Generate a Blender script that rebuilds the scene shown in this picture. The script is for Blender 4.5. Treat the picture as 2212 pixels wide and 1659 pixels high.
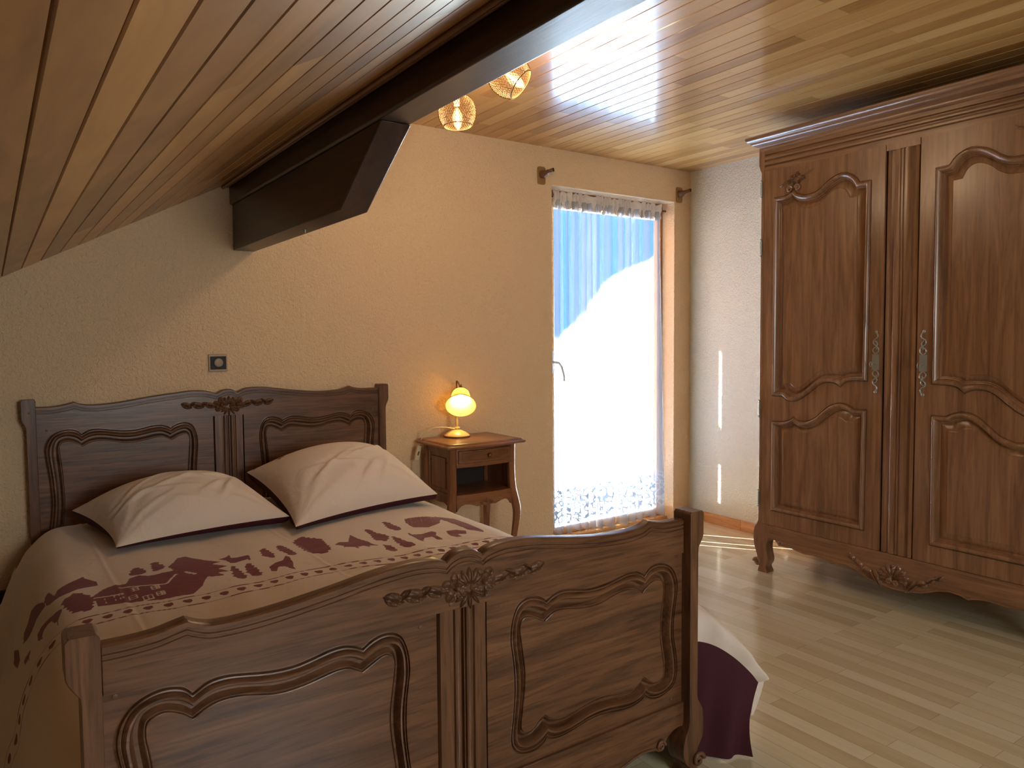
import bpy, bmesh, math, random
import numpy as np
from mathutils import Vector, Matrix
from mathutils.geometry import tessellate_polygon
random.seed(7); np.random.seed(7)
SC = bpy.context.scene
for o in list(bpy.data.objects): bpy.data.objects.remove(o)
pi = math.pi

# ------------------------------------------------------------------ camera
CAMZ, YAW, PITCH, ROLL, FPX, CY = 1.29, 0.6044, -0.0541, -0.0077, 1605.09, 814.71
cam = bpy.data.cameras.new('camera'); camo = bpy.data.objects.new('camera', cam); SC.collection.objects.link(camo)
fwd = Vector((math.sin(YAW)*math.cos(PITCH), math.cos(YAW)*math.cos(PITCH), math.sin(PITCH)))
r0 = Vector((math.cos(YAW), -math.sin(YAW), 0)); u0 = r0.cross(fwd)
rr = math.cos(ROLL)*r0 + math.sin(ROLL)*u0; uu = -math.sin(ROLL)*r0 + math.cos(ROLL)*u0
camo.matrix_world = Matrix(((rr.x, uu.x, -fwd.x, 0), (rr.y, uu.y, -fwd.y, 0), (rr.z, uu.z, -fwd.z, CAMZ), (0, 0, 0, 1)))
cam.sensor_fit = 'HORIZONTAL'; cam.sensor_width = 36.0; cam.lens = 36*FPX/2212; cam.shift_y = (CY-829.5)/2212
cam.clip_start = 0.02
SC.camera = camo
SC.view_settings.view_transform = 'Standard'; SC.view_settings.look = 'None'
SC.view_settings.gamma = 1.0; SC.view_settings.use_curve_mapping = False
SC.view_settings.exposure = 2.12

# ------------------------------------------------------------------ world, sun, window light
W = bpy.data.worlds.new('world'); SC.world = W; W.use_nodes = True
nt = W.node_tree; nt.nodes.clear()
def N(t, ty, **k):
    n = t.nodes.new(ty)
    for a, b in k.items(): setattr(n, a, b)
    return n
tc = N(nt, 'ShaderNodeTexCoord'); sp = N(nt, 'ShaderNodeSeparateXYZ'); nt.links.new(tc.outputs['Generated'], sp.inputs[0])
noi = N(nt, 'ShaderNodeTexNoise'); noi.inputs['Scale'].default_value = 16; nt.links.new(tc.outputs['Generated'], noi.inputs['Vector'])
# skyline: bright hillside haze below, rising towards +x; blue sky above
mr = N(nt, 'ShaderNodeMapRange'); mr.inputs['From Min'].default_value = .62; mr.inputs['From Max'].default_value = .74; mr.inputs['To Min'].default_value = .055; mr.inputs['To Max'].default_value = -.075
nt.links.new(sp.outputs['X'], mr.inputs['Value'])
mz = N(nt, 'ShaderNodeMath', operation='ADD'); nt.links.new(sp.outputs['Z'], mz.inputs[0]); nt.links.new(mr.outputs[0], mz.inputs[1])
ma = N(nt, 'ShaderNodeMath', operation='MULTIPLY_ADD'); ma.inputs[1].default_value = 0.07; nt.links.new(noi.outputs['Fac'], ma.inputs[0]); nt.links.new(mz.outputs[0], ma.inputs[2])
ramp = N(nt, 'ShaderNodeValToRGB'); cr_ = ramp.color_ramp
cr_.elements[0].position = 0.02; cr_.elements[0].color = (0.90, 1.0, 0.98, 1)
e = cr_.elements.new(0.0); e.color = (0.90, 1.0, 0.98, 1)
cr_.elements[2].position = 0.10; cr_.elements[2].color = (0.0030, 0.0115, 0.030, 1)
e = cr_.elements.new(0.9); e.color = (0.0028, 0.0095, 0.027, 1)
nt.links.new(ma.outputs[0], ramp.inputs[0])
bg = N(nt, 'ShaderNodeBackground'); bg.inputs['Strength'].default_value = 12.0
# shaded terrace floor far below the horizon
gr = N(nt, 'ShaderNodeMapRange'); gr.inputs['From Min'].default_value = -.20; gr.inputs['From Max'].default_value = -.27; nt.links.new(sp.outputs['Z'], gr.inputs['Value'])
gx = N(nt, 'ShaderNodeMix', data_type='RGBA'); gx.inputs[7].default_value = (.15, .235, .36, 1); nt.links.new(gr.outputs[0], gx.inputs[0]); nt.links.new(ramp.outputs[0], gx.inputs[6])
# pale rear half of the sky behind the camera, set brighter to add fill
gy = N(nt, 'ShaderNodeMapRange'); gy.inputs['From Min'].default_value = .12; gy.inputs['From Max'].default_value = -.12; nt.links.new(sp.outputs['Y'], gy.inputs['Value'])
gz = N(nt, 'ShaderNodeMix', data_type='RGBA'); gz.inputs[7].default_value = (.115, .125, .125, 1); nt.links.new(gy.outputs[0], gz.inputs[0]); nt.links.new(gx.outputs[2], gz.inputs[6])
nt.links.new(gz.outputs[2], bg.inputs['Color'])
rs_ = N(nt, 'ShaderNodeMapRange'); rs_.inputs['From Min'].default_value = .15; rs_.inputs['From Max'].default_value = -.15; rs_.inputs['To Min'].default_value = 15.5; rs_.inputs['To Max'].default_value = 34.0
nt.links.new(sp.outputs['Y'], rs_.inputs['Value']); nt.links.new(rs_.outputs[0], bg.inputs['Strength'])
wo = N(nt, 'ShaderNodeOutputWorld'); nt.links.new(bg.outputs[0], wo.inputs[0])

sun = bpy.data.lights.new('sun', 'SUN'); sun.energy = 13.0; sun.angle = math.radians(0.2); sun.color = (1, 0.93, 0.80)
suno = bpy.data.objects.new('sun', sun); SC.collection.objects.link(suno)
SD = Vector((0.58*math.cos(math.radians(52)), -0.815*math.cos(math.radians(52)), -math.sin(math.radians(52))))
suno.rotation_euler = SD.to_track_quat('-Z', 'Y').to_euler(); suno.location = (1, 8, 6)

def portal(name, loc, rot, sx, sy):
    l = bpy.data.lights.new(name, 'AREA'); l.shape = 'RECTANGLE'; l.size = sx; l.size_y = sy; l.cycles.is_portal = True
    o = bpy.data.objects.new(name, l); SC.collection.objects.link(o); o.location = loc; o.rotation_euler = rot
portal('window_daylight', (3.31, 3.80, 1.12), (-pi/2, 0, 0), 1.06, 2.2)
portal('rear_fill_portal', (1.3, -1.98, 1.5), (pi/2, 0, 0), 1.2, 1.1)  # portal of the added rear window, for fill light

# ------------------------------------------------------------------ helpers
COL = SC.collection
def tag(o, label=None, cat=None, group=None, kind=None):
    if label: o['label'] = label
    if cat: o['category'] = cat
    if group: o['group'] = group
    if kind: o['kind'] = kind
    return o
def thing(name, label, cat, loc=(0, 0, 0), group=None):
    o = bpy.data.objects.new(name, None); COL.objects.link(o); o.location = loc; o.empty_display_size = .1
    return tag(o, label, cat, group)
def wloc(p):
    v = Vector((0, 0, 0))
    while p is not None: v += p.location; p = p.parent
    return v
class MB:
    def __init__(s): s.v = []; s.f = []
    def add(s, v, f):
        n = len(s.v); s.v += [tuple(p) for p in v]; s.f += [tuple(i+n for i in q) for q in f]; return s
    def box(s, x0, x1, y0, y1, z0, z1):
        return s.add([(x0,y0,z0),(x1,y0,z0),(x1,y1,z0),(x0,y1,z0),(x0,y0,z1),(x1,y0,z1),(x1,y1,z1),(x0,y1,z1)],
                     [(0,3,2,1),(4,5,6,7),(0,1,5,4),(1,2,6,5),(2,3,7,6),(3,0,4,7)])
    def prism(s, pts, fmap, h0, h1):
        n = len(pts); tris = tessellate_polygon([[Vector((a, b, 0)) for a, b in pts]])
        v = [fmap(a, b, h0) for a, b in pts] + [fmap(a, b, h1) for a, b in pts]
        f = [tuple(t) for t in tris] + [tuple(i+n for i in reversed(t)) for t in tris]
        f += [(i, (i+1) % n, (i+1) % n+n, i+n) for i in range(n)]
        return s.add(v, f)
    def tube(s, pts, r, n=10, cap=True):
        pts = [Vector(p) for p in pts]; rs = r if hasattr(r, '__len__') else [r]*len(pts); v = []; f = []
        up = None
        for i, p in enumerate(pts):
            t = (pts[min(i+1, len(pts)-1)]-pts[max(i-1, 0)]).normalized()
            if up is None: up = t.orthogonal().normalized()
            up = (up - t*up.dot(t)).normalized(); b = t.cross(up)
            v += [p+(up*math.cos(2*pi*k/n)+b*math.sin(2*pi*k/n))*rs[i] for k in range(n)]
        for i in range(len(pts)-1):
            f += [(i*n+k, i*n+(k+1) % n, (i+1)*n+(k+1) % n, (i+1)*n+k) for k in range(n)]
        if cap: f += [tuple(range(n))[::-1], tuple((len(pts)-1)*n+k for k in range(n))]
        return s.add(v, f)
    def lathe(s, prof, c, axis=(0, 0, 1), n=32, closed=False):
        ax = Vector(axis).normalized(); a = ax.orthogonal().normalized(); b = ax.cross(a); c = Vector(c); v = []; f = []
        for r, h in prof: v += [c+ax*h+(a*math.cos(2*pi*k/n)+b*math.sin(2*pi*k/n))*r for k in range(n)]
        m = len(prof)
        for i in range(m-1): f += [(i*n+k, i*n+(k+1) % n, (i+1)*n+(k+1) % n, (i+1)*n+k) for k in range(n)]
        if not closed: f += [tuple(range(n))[::-1], tuple((m-1)*n+k for k in range(n))]
        return s.add(v, f)
    def dome(s, c, U, V, H, lu, lv, h, n=14, m=5, rib=0.0, point=0.0, ribs=2):
        """flattened leaf / petal shaped dome, centred at c, long axis U, width axis V, height axis H"""
        c = Vector(c); U = Vector(U).normalized(); V = Vector(V).normalized(); H = Vector(H).normalized(); v = []; f = []
        for j in range(m+1):
            r = j/m
            for k in range(n):
                a = 2*pi*k/n; x = math.cos(a)*r; y = math.sin(a)*r*(1-point*abs(math.cos(a))**2)
                z = h*math.sqrt(max(0, 1-r*r*.98)) - rib*h*abs(math.sin(ribs*pi*y))*(r < 1)
                v.append(c+U*x*lu+V*y*lv+H*(z if j < m else -0.001))
        for j in range(m): f += [(j*n+k, j*n+(k+1) % n, (j+1)*n+(k+1) % n, (j+1)*n+k) for k in range(n)]
        return s.add(v, f)
    def grid(s, P):
        P = np.asarray(P); a, b, _ = P.shape
        idx = np.arange(a*b).reshape(a, b)
        q = np.stack([idx[:-1, :-1], idx[1:, :-1], idx[1:, 1:], idx[:-1, 1:]], -1).reshape(-1, 4)
        return s.add(P.reshape(-1, 3).tolist(), q.tolist())
    def build(s, name, mat, parent=None, bev=0, smooth=38, label=None, recalc=True):
        L = wloc(parent); me = bpy.data.meshes.new(name)
        me.from_pydata([(x-L.x, y-L.y, z-L.z) for x, y, z in s.v], [], s.f); me.validate(); me.update()
        if recalc:
            b = bmesh.new(); b.from_mesh(me); bmesh.ops.recalc_face_normals(b, faces=b.faces); b.to_mesh(me); b.free()
        o = bpy.data.objects.new(name, me); COL.objects.link(o)
        if parent is not None: o.parent = parent
        if mat: me.materials.append(mat)
        if smooth:
            me.shade_smooth(); me.set_sharp_from_angle(angle=math.radians(smooth))
        if bev:
            m = o.modifiers.new('bevel', 'BEVEL'); m.width = bev; m.segments = 2; m.limit_method = 'ANGLE'; m.angle_limit = math.radians(35); m.harden_normals = False
        if label: o['label'] = label
        return o
def catmull(P, n=10):
    P = [np.array(p, float) for p in P]
    if len(P) < 3: return np.array([P[0]+(P[1]-P[0])*t for t in np.linspace(0, 1, n+1)])
    Q = [2*P[0]-P[1]]+P+[2*P[-1]-P[-2]]; o = []
    for i in range(1, len(Q)-2):
        a, b, c, d = Q[i-1:i+3]
        for t in np.linspace(0, 1, n, endpoint=False):
            o.append(.5*((2*b)+(c-a)*t+(2*a-5*b+4*c-d)*t*t+(3*b-a-3*c+d)*t**3))
    return np.array(o+[P[-1]])
def resample(P, n):
    l = np.r_[0, np.cumsum(np.hypot(*np.diff(P, axis=0).T))]; s = np.linspace(0, l[-1], n)
    return np.stack([np.interp(s, l, P[:, 0]), np.interp(s, l, P[:, 1])], 1), l[-1]
def tri_fill(mb, loops, fmap, h):
    ls = [[Vector((a, b, 0)) for a, b in L] for L in loops]
    pts = [p for L in loops for p in L]
    mb.add([fmap(a, b, h) for a, b in pts], [tuple(t) for t in tessellate_polygon(ls)])

# ------------------------------------------------------------------ materials
def mat(name):
    m = bpy.data.materials.new(name); m.use_nodes = True; t = m.node_tree
    return m, t, t.nodes['Principled BSDF']
def ramp_(t, fac, stops):
    r = N(t, 'ShaderNodeValToRGB'); t.links.new(fac, r.inputs[0]); e = r.color_ramp.elements
    e[0].position, e[0].color = stops[0][0], (*stops[0][1], 1); e[1].position, e[1].color = stops[1][0], (*stops[1][1], 1)
    for p, c in stops[2:]: x = e.new(p); x.color = (*c, 1)
    return r.outputs[0]
def S(r, g, b):
    f = lambda c: (c/255/12.92 if c <= 10 else ((c/255+.055)/1.055)**2.4)
    return (f(r), f(g), f(b))
def wood(name, c0, c1, c2, axis='z', rough=.35, scale=1.0, coat=.25, bump=.25, grain=.4):
    m, t, p = mat(name); tc = N(t, 'ShaderNodeTexCoord'); mp = N(t, 'ShaderNodeMapping')
    sc = {'x': (1.0, 14, 14), 'y': (14, 1.0, 14), 'z': (14, 14, 1.0)}[axis]
    mp.inputs['Scale'].default_value = [q*scale for q in sc]
    inf = N(t, 'ShaderNodeObjectInfo'); add = N(t, 'ShaderNodeVectorMath', operation='ADD')
    t.links.new(tc.outputs['Object'], mp.inputs[0]); t.links.new(mp.outputs[0], add.inputs[0])
    ml = N(t, 'ShaderNodeMath', operation='MULTIPLY'); ml.inputs[1].default_value = 37; t.links.new(inf.outputs['Random'], ml.inputs[0]); t.links.new(ml.outputs[0], add.inputs[1])
    n1 = N(t, 'ShaderNodeTexNoise'); n1.inputs['Scale'].default_value = 1.6; n1.inputs['Detail'].default_value = 7; n1.inputs['Distortion'].default_value = 1.1; n1.inputs['Roughness'].default_value = .62
    t.links.new(add.outputs[0], n1.inputs['Vector'])
    n2 = N(t, 'ShaderNodeTexNoise'); n2.inputs['Scale'].default_value = 9; n2.inputs['Detail'].default_value = 4; t.links.new(add.outputs[0], n2.inputs['Vector'])
    col = ramp_(t, n1.outputs['Fac'], [(.30, c0), (.52, c1), (.74, c2)])
    mx = N(t, 'ShaderNodeMix', data_type='RGBA', blend_type='MULTIPLY'); mx.inputs[0].default_value = grain
    g = ramp_(t, n2.outputs['Fac'], [(.34, (.42, .38, .34)), (.5, (1, 1, 1))])
    t.links.new(col, mx.inputs[6]); t.links.new(g, mx.inputs[7]); t.links.new(mx.outputs[2], p.inputs['Base Color'])
    b = N(t, 'ShaderNodeBump'); b.inputs['Strength'].default_value = bump; b.inputs['Distance'].default_value = .0012
    t.links.new(n2.outputs['Fac'], b.inputs['Height']); t.links.new(b.outputs[0], p.inputs['Normal'])
    p.inputs['Roughness'].default_value = rough; p.inputs['Coat Weight'].default_value = coat; p.inputs['Coat Roughness'].default_value = .22
    return m
BEDC = (S(74, 47, 31), S(106, 70, 46), S(130, 90, 61))
WARC = (S(104, 72, 48), S(136, 97, 67), S(158, 117, 83))
M = {}
for a in 'xyz':
    M['bed_'+a] = wood('oak_bed_'+a, *BEDC, axis=a, grain=.7)
    M['war_'+a] = wood('oak_wardrobe_'+a, *WARC, axis=a, rough=.3, coat=.6, grain=.3)
    M['ns_'+a] = wood('oak_nightstand_'+a, S(98, 58, 34), S(138, 88, 54), S(160, 108, 70), axis=a, rough=.3)
M['bed_dark'] = wood('oak_carving', S(72, 45, 29), S(104, 69, 45), S(128, 88, 60), axis='x', coat=.1, rough=.5)
M['beam'] = wood('dark_beam_wood', S(30, 15, 10), S(46, 24, 17), S(70, 42, 32), axis='y', rough=.42, coat=.35)
M['trim'] = wood('golden_trim_wood', S(180, 124, 68), S(206, 152, 94), S(220, 172, 114), axis='x', rough=.35)
M['trimy'] = wood('golden_trim_wood_long', S(180, 124, 68), S(206, 152, 94), S(220, 172, 114), axis='y', rough=.35)
M['frame'] = wood('window_frame_wood', S(120, 72, 40), S(160, 102, 60), S(186, 126, 78), axis='z', rough=.35)
M['slopetrim'] = wood('ceiling_moulding_wood', S(84, 50, 26), S(118, 76, 40), S(140, 94, 52), axis='y', rough=.35)
def simple(name, col, rough=.5, metal=0, emit=None, es=0, coat=0):
    m, t, p = mat(name); p.inputs['Base Color'].default_value = (*col, 1); p.inputs['Roughness'].default_value = rough; p.inputs['Metallic'].default_value = metal
    p.inputs['Coat Weight'].default_value = coat
    if emit: p.inputs['Emission Color'].default_value = (*emit, 1); p.inputs['Emission Strength'].default_value = es
    return m
M['steel'] = simple('pewter_metal', S(158, 160, 152), .35, .6)
M['brass'] = simple('aged_brass', S(130, 92, 48), .35, .9)
M['gold'] = simple('gold_wire', S(122, 94, 56), .4, .6)
M['white'] = simple('white_plastic', S(205, 200, 190), .4)
M['blackp'] = simple('dark_switch_plate', S(22, 19, 18), .6)
M['cream_paint'] = simple('cream_enamel', S(232, 190, 120), .3, coat=.4)
M['cord'] = simple('cream_cord', S(226, 205, 165), .5)
M['silver'] = simple('silver_plastic', S(205, 205, 208), .4, .0)
M['umber'] = simple('brown_ceramic', S(110, 72, 52), .4)
M['black'] = simple('matte_black', S(14, 11, 10), .7)
M['cavity_shade'] = simple('cavity_shade_brown', S(46, 30, 24), .7)  # shade inside the nightstand cavity, put into the colour
M['brassplate'] = simple('tan_metal_plate', S(158, 122, 74), .45, .4)

def plaster(name, c):
    m, t, p = mat(name); tc = N(t, 'ShaderNodeTexCoord')
    n = N(t, 'ShaderNodeTexNoise'); n.inputs['Scale'].default_value = 75; n.inputs['Detail'].default_value = 4; n.inputs['Distortion'].default_value = .8
    n2 = N(t, 'ShaderNodeTexNoise'); n2.inputs['Scale'].default_value = 190; n2.inputs['Detail'].default_value = 2
    t.links.new(tc.outputs['Object'], n.inputs['Vector']); t.links.new(tc.outputs['Object'], n2.inputs['Vector'])
    a = N(t, 'ShaderNodeMath', operation='MULTIPLY_ADD'); a.inputs[1].default_value = .4; t.links.new(n2.outputs['Fac'], a.inputs[0]); t.links.new(n.outputs['Fac'], a.inputs[2])
    b = N(t, 'ShaderNodeBump'); b.inputs['Strength'].default_value = 1.0; b.inputs['Distance'].default_value = .010
    t.links.new(a.outputs[0], b.inputs['Height']); t.links.new(b.outputs[0], p.inputs['Normal'])
    p.inputs['Base Color'].default_value = (*c, 1); p.inputs['Roughness'].default_value = .85
    return m
M['wall'] = plaster('cream_plaster', S(234, 203, 164))
M['wall_r'] = plaster('pale_plaster', S(222, 222, 208))

def planks(name, cols, mortar, rowh, length, axis_swap, rough, coat, mort=.001, bump=0.15, grain=(14, 1.0), off=(0, 0), bias=0.0, shear=0.0):
    """boards running along world y; rows across x (or across the slope)"""
    m, t, p = mat(name); tc = N(t, 'ShaderNodeTexCoord'); sp = N(t, 'ShaderNodeSeparateXYZ'); t.links.new(tc.outputs['Object'], sp.inputs[0])
    cb = N(t, 'ShaderNodeCombineXYZ')
    ax = N(t, 'ShaderNodeMath', operation='ADD'); ax.inputs[1].default_value = off[0]; t.links.new(sp.outputs['Y'], ax.inputs[0])
    ay = N(t, 'ShaderNodeMath', operation='MULTIPLY_ADD'); ay.inputs[1].default_value = axis_swap; ay.inputs[2].default_value = off[1]; shx = N(t, 'ShaderNodeMath', operation='MULTIPLY_ADD'); shx.inputs[1].default_value = shear; t.links.new(sp.outputs['Y'], shx.inputs[0]); t.links.new(sp.outputs['X'], shx.inputs[2]); t.links.new(shx.outputs[0], ay.inputs[0])
    t.links.new(ax.outputs[0], cb.inputs[0]); t.links.new(ay.outputs[0], cb.inputs[1])
    br = N(t, 'ShaderNodeTexBrick'); br.offset = .37; br.offset_frequency = 2; br.inputs['Scale'].default_value = 1
    br.inputs['Brick Width'].default_value = length; br.inputs['Row Height'].default_value = rowh; br.inputs['Mortar Size'].default_value = mort; br.inputs['Mortar Smooth'].default_value = 0.1; br.inputs['Bias'].default_value = bias
    br.inputs['Color1'].default_value = (0, 0, 0, 1); br.inputs['Color2'].default_value = (1, 1, 1, 1); br.inputs['Mortar'].default_value = (.5, .5, .5, 1)
    t.links.new(cb.outputs[0], br.inputs['Vector'])
    mp = N(t, 'ShaderNodeMapping'); mp.inputs['Scale'].default_value = (grain[0], grain[1], grain[0]); t.links.new(tc.outputs['Object'], mp.inputs[0])
    sh = N(t, 'ShaderNodeVectorMath', operation='MULTIPLY_ADD'); sh.inputs[1].default_value = (9, 9, 9); t.links.new(br.outputs['Color'], sh.inputs[0]); t.links.new(mp.outputs[0], sh.inputs[2])
    n1 = N(t, 'ShaderNodeTexNoise'); n1.inputs['Scale'].default_value = 1.3; n1.inputs['Detail'].default_value = 6; n1.inputs['Distortion'].default_value = 1.5; t.links.new(sh.outputs[0], n1.inputs['Vector'])
    mixf = N(t, 'ShaderNodeMix', data_type='FLOAT'); mixf.inputs[0].default_value = .5
    t.links.new(br.outputs['Color'], mixf.inputs[2]); t.links.new(n1.outputs['Fac'], mixf.inputs[3])
    col = ramp_(t, mixf.outputs[0], [(.22, cols[0]), (.5, cols[1]), (.78, cols[2])])
    mx = N(t, 'ShaderNodeMix', data_type='RGBA'); t.links.new(br.outputs['Fac'], mx.inputs[0]); t.links.new(col, mx.inputs[6]); mx.inputs[7].default_value = (*mortar, 1)
    t.links.new(mx.outputs[2], p.inputs['Base Color'])
    n3 = N(t, 'ShaderNodeTexNoise'); n3.inputs['Scale'].default_value = 6; n3.inputs['Detail'].default_value = 3; t.links.new(sh.outputs[0], n3.inputs['Vector'])
    b = N(t, 'ShaderNodeBump'); b.inputs['Strength'].default_value = bump; b.inputs['Distance'].default_value = .001
    t.links.new(n3.outputs['Fac'], b.inputs['Height']); t.links.new(b.outputs[0], p.inputs['Normal'])
    p.inputs['Roughness'].default_value = rough; p.inputs['Coat Weight'].default_value = coat; p.inputs['Coat Roughness'].default_value = .12
    return m
M['floor'] = planks('light_oak_parquet', (S(196, 182, 146), S(214, 204, 170), S(226, 219, 190)), S(150, 130, 98), .068, .60, 1.0, .22, .5, mort=.0006)
M['ceil'] = planks('varnished_pine_boards', (S(160, 112, 56), S(196, 146, 82), S(214, 168, 104)), S(110, 66, 30), .0783, .62, 1.0, .28, .75, mort=.0005, off=(.1, .0555))
M['slope'] = planks('varnished_slope_boards', (S(124, 82, 40), S(170, 122, 64), S(200, 150, 88)), S(110, 66, 30), .0747, 2.6, 1.1303, .36, .3, mort=.0003, grain=(9, 1.6), off=(1.3, .0498-.0085*3.59*1.1303), shear=.0085)

# ------------------------------------------------------------------ the room
XC, YB, H = 4.0, 3.59, 2.422
X0, Y0 = -2.1, -1.9
SL0, SLK = 1.531, 0.527          # slope: z = SL0 + SLK*x
XK = (H-SL0)/SLK
def st(o): o['kind'] = 'structure'; return o
WX0, WX1, WZ1, TH = 2.782, 3.841, 2.201, .175
st(MB().box(X0-.2, XC+.2, Y0-.2, YB+TH, -.12, 0).build('floor', M['floor'], smooth=0))
# back wall with window hole (thickness outwards)
def wall_poly(x0, x1, z0, f1, f2):
    pass
b = MB()
pts = [(X0, 0), (WX0, 0), (WX0, WZ1), (WX1, WZ1), (WX1, 0), (XC, 0), (XC, H+.02), (XK, H+.02), (X0, SL0+SLK*X0)]
b.prism(pts, lambda a, c, h: (a, h, c), YB, YB+TH)
st(b.build('wall_back', M['wall'], smooth=0, bev=.004))
st(MB().box(XC, XC+.2, Y0, YB+TH, 0, H+.02).build('wall_right', M['wall_r'], smooth=0))
st(MB().box(X0-.2, X0, Y0, YB+TH, 0, SL0+SLK*X0+.02).build('wall_left', M['wall'], smooth=0))
b = MB(); RX0, RX1, RZ0, RZ1 = .7, 1.9, .95, 2.05
b.box(X0, RX0, Y0-.2, Y0, 0, H+.02); b.box(RX1, XC, Y0-.2, Y0, 0, H+.02); b.box(RX0, RX1, Y0-.2, Y0, 0, RZ0); b.box(RX0, RX1, Y0-.2, Y0, RZ1, H+.02)
st(b.build('wall_front', M['wall'], smooth=0))
# flat ceiling with V grooves between the boards
def grooved(x0, x1, step, off, zf, g=.0032, d=.004):
    xs = []; k = math.ceil((x0-off)/step)
    prof = [(x0, 0)]
    while off+k*step < x1:
        c = off+k*step
        if c-g > x0 and c+g < x1: prof += [(c-g, 0), (c-g*.35, d), (c+g*.35, d), (c+g, 0)]
        k += 1
    prof.append((x1, 0)); return prof
b = MB(); pr = grooved(XK-.12, XC, .0783, 1.902, None); n = len(pr)
v = [(x, Y0, H+d) for x, d in pr] + [(x, YB+.01, H+d) for x, d in pr]
b.add(v, [(i, i+1, i+1+n, i+n) for i in range(n-1)])
b.box(XK-.12, XC, Y0, YB, H+.008, H+.03)
st(b.build('ceiling', M['ceil'], smooth=0, recalc=False))
b = MB(); pr = grooved(X0, XK, .0661, .022, None, g=.0030, d=.007); n = len(pr); nrm = Vector((-SLK, 0, 1)).normalized()
def P(x, d, y):
    x = x+(.0085*(YB-y) if X0 < x < XK else 0); return (x+nrm.x*d, y, SL0+SLK*x+nrm.z*d)
b.add([P(x, d, Y0) for x, d in pr]+[P(x, d, YB+.01) for x, d in pr], [(i, i+1, i+1+n, i+n) for i in range(n-1)])
b.add([P(X0, .012, Y0), P(XK, .012, Y0), P(XK, .012, YB), P(X0, .012, YB), P(X0, .04, Y0), P(XK, .04, Y0), P(XK, .04, YB), P(X0, .04, YB)],
      [(0,3,2,1),(4,5,6,7),(0,1,5,4),(1,2,6,5),(2,3,7,6),(3,0,4,7)])
st(b.build('ceiling_slope', M['slope'], smooth=0, recalc=False))
# baseboards
st(MB().box(WX1, XC, YB-.014, YB, 0, .069).build('baseboard_back', M['trim'], smooth=0, bev=.002))
st(MB().box(X0, WX0, YB-.012, YB, 0, .069).build('baseboard_back_long', M['trim'], smooth=0, bev=.002))
b = MB(); b.box(XC-.014, XC, 3.135, YB-.014, 0, .069); st(b.build('baseboard_right', M['trimy'], smooth=0, bev=.002))
b = MB(); b.box(XC-.014, XC, Y0, 3.133, 0, .069); st(b.build('baseboard_right_near', M['trimy'], smooth=0, bev=.002))

st(MB().box(X0, .10, YB-.02, YB, .222, .288).build('trim_1', M['beam'], smooth=0, bev=.002))
# ------------------------------------------------------------------ window_1 : french window
win = bpy.data.objects.new('window_1', None); COL.objects.link(win); win.location = (3.31, 3.72, 0); win['kind'] = 'structure'
fy0, fy1 = 3.70, 3.76
b = MB(); b.box(WX0, WX0+.05, fy0, fy1, .0, WZ1); b.box(WX1-.028, WX1, fy0, fy1, .0, WZ1); b.box(WX0+.05, WX1-.028, fy0, fy1, WZ1-.05, WZ1); b.box(WX0+.05, WX1-.028, fy0, fy1, 0, .026)
b.build('window_frame', M['frame'], win, bev=.003)
b = MB(); b.box(WX0+.035, WX0+.09, fy0-.012, fy0+.04, .025, WZ1-.045); b.box(WX1-.058, WX1-.022, fy0-.006, fy0+.03, .025, WZ1-.045); b.box(WX0+.09, WX1-.058, fy0-.006, fy0+.03, WZ1-.11, WZ1-.045); b.box(WX0+.09, WX1-.058, fy0-.006, fy0+.03, .025, .065)
b.build('window_sash', M['trim'], win, bev=.004)
mg = bpy.data.materials.new('window_glass'); mg.use_nodes = True; t = mg.node_tree; t.nodes.clear()
tr = N(t, 'ShaderNodeBsdfTransparent'); gl = N(t, 'ShaderNodeBsdfGlossy'); gl.inputs['Roughness'].default_value = .02; mxs = N(t, 'ShaderNodeMixShader'); ou = N(t, 'ShaderNodeOutputMaterial')
mxs.inputs[0].default_value = .05; t.links.new(tr.outputs[0], mxs.inputs[1]); t.links.new(gl.outputs[0], mxs.inputs[2]); t.links.new(mxs.outputs[0], ou.inputs[0])
MB().box(WX0+.088, WX1-.056, fy0+.012, fy0+.018, .063, WZ1-.108).build('window_pane', mg, win, smooth=0)
MB().box(WX0, WX1, YB+.06, fy0, 0.0, .022).build('window_threshold', M['trim'], win, smooth=0, bev=.002)
h = MB(); h.box(WX0+.060, WX0+.082, fy0-.022, fy0-.010, 1.06, 1.20)
h.tube([(WX0+.072, fy0-.02, 1.13), (WX0+.072, fy0-.05, 1.13), (WX0+.09, fy0-.058, 1.125), (WX0+.11, fy0-.06, 1.10), (WX0+.125, fy0-.062, 1.05), (WX0+.128, fy0-.062, 1.01)], .008)
h.build('window_handle', M['silver'], win, smooth=40)
# unseen board screen added left of the window; its gaps cut the sun into streaks
def slit_screen(gaps, y0, y1, zt_):
    b = MB(); y = y0
    for gy, w_, zs in gaps:
        b.box(2.694, 2.70, y, gy-w_/2, -.1, zt_); zc_ = -.1
        for za, zb in zs+[(zt_, zt_)]:
            if za > zc_: b.box(2.694, 2.70, gy-w_/2, gy+w_/2, zc_, za)
            zc_ = zb
        y = gy+w_/2
    b.box(2.694, 2.70, y, y1, -.1, zt_); return b
st(slit_screen([(4.205, .016, [(.9, 2.35)]), (4.356, .020, [(.9, 2.9)]), (4.628, .020, [(.9, 3.0)]), (5.150, .024, [(3.02, 3.29), (3.54, 4.06)])], YB+TH, 6.6, 5.2).build('added_sun_screen', M['frame'], smooth=0))
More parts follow.
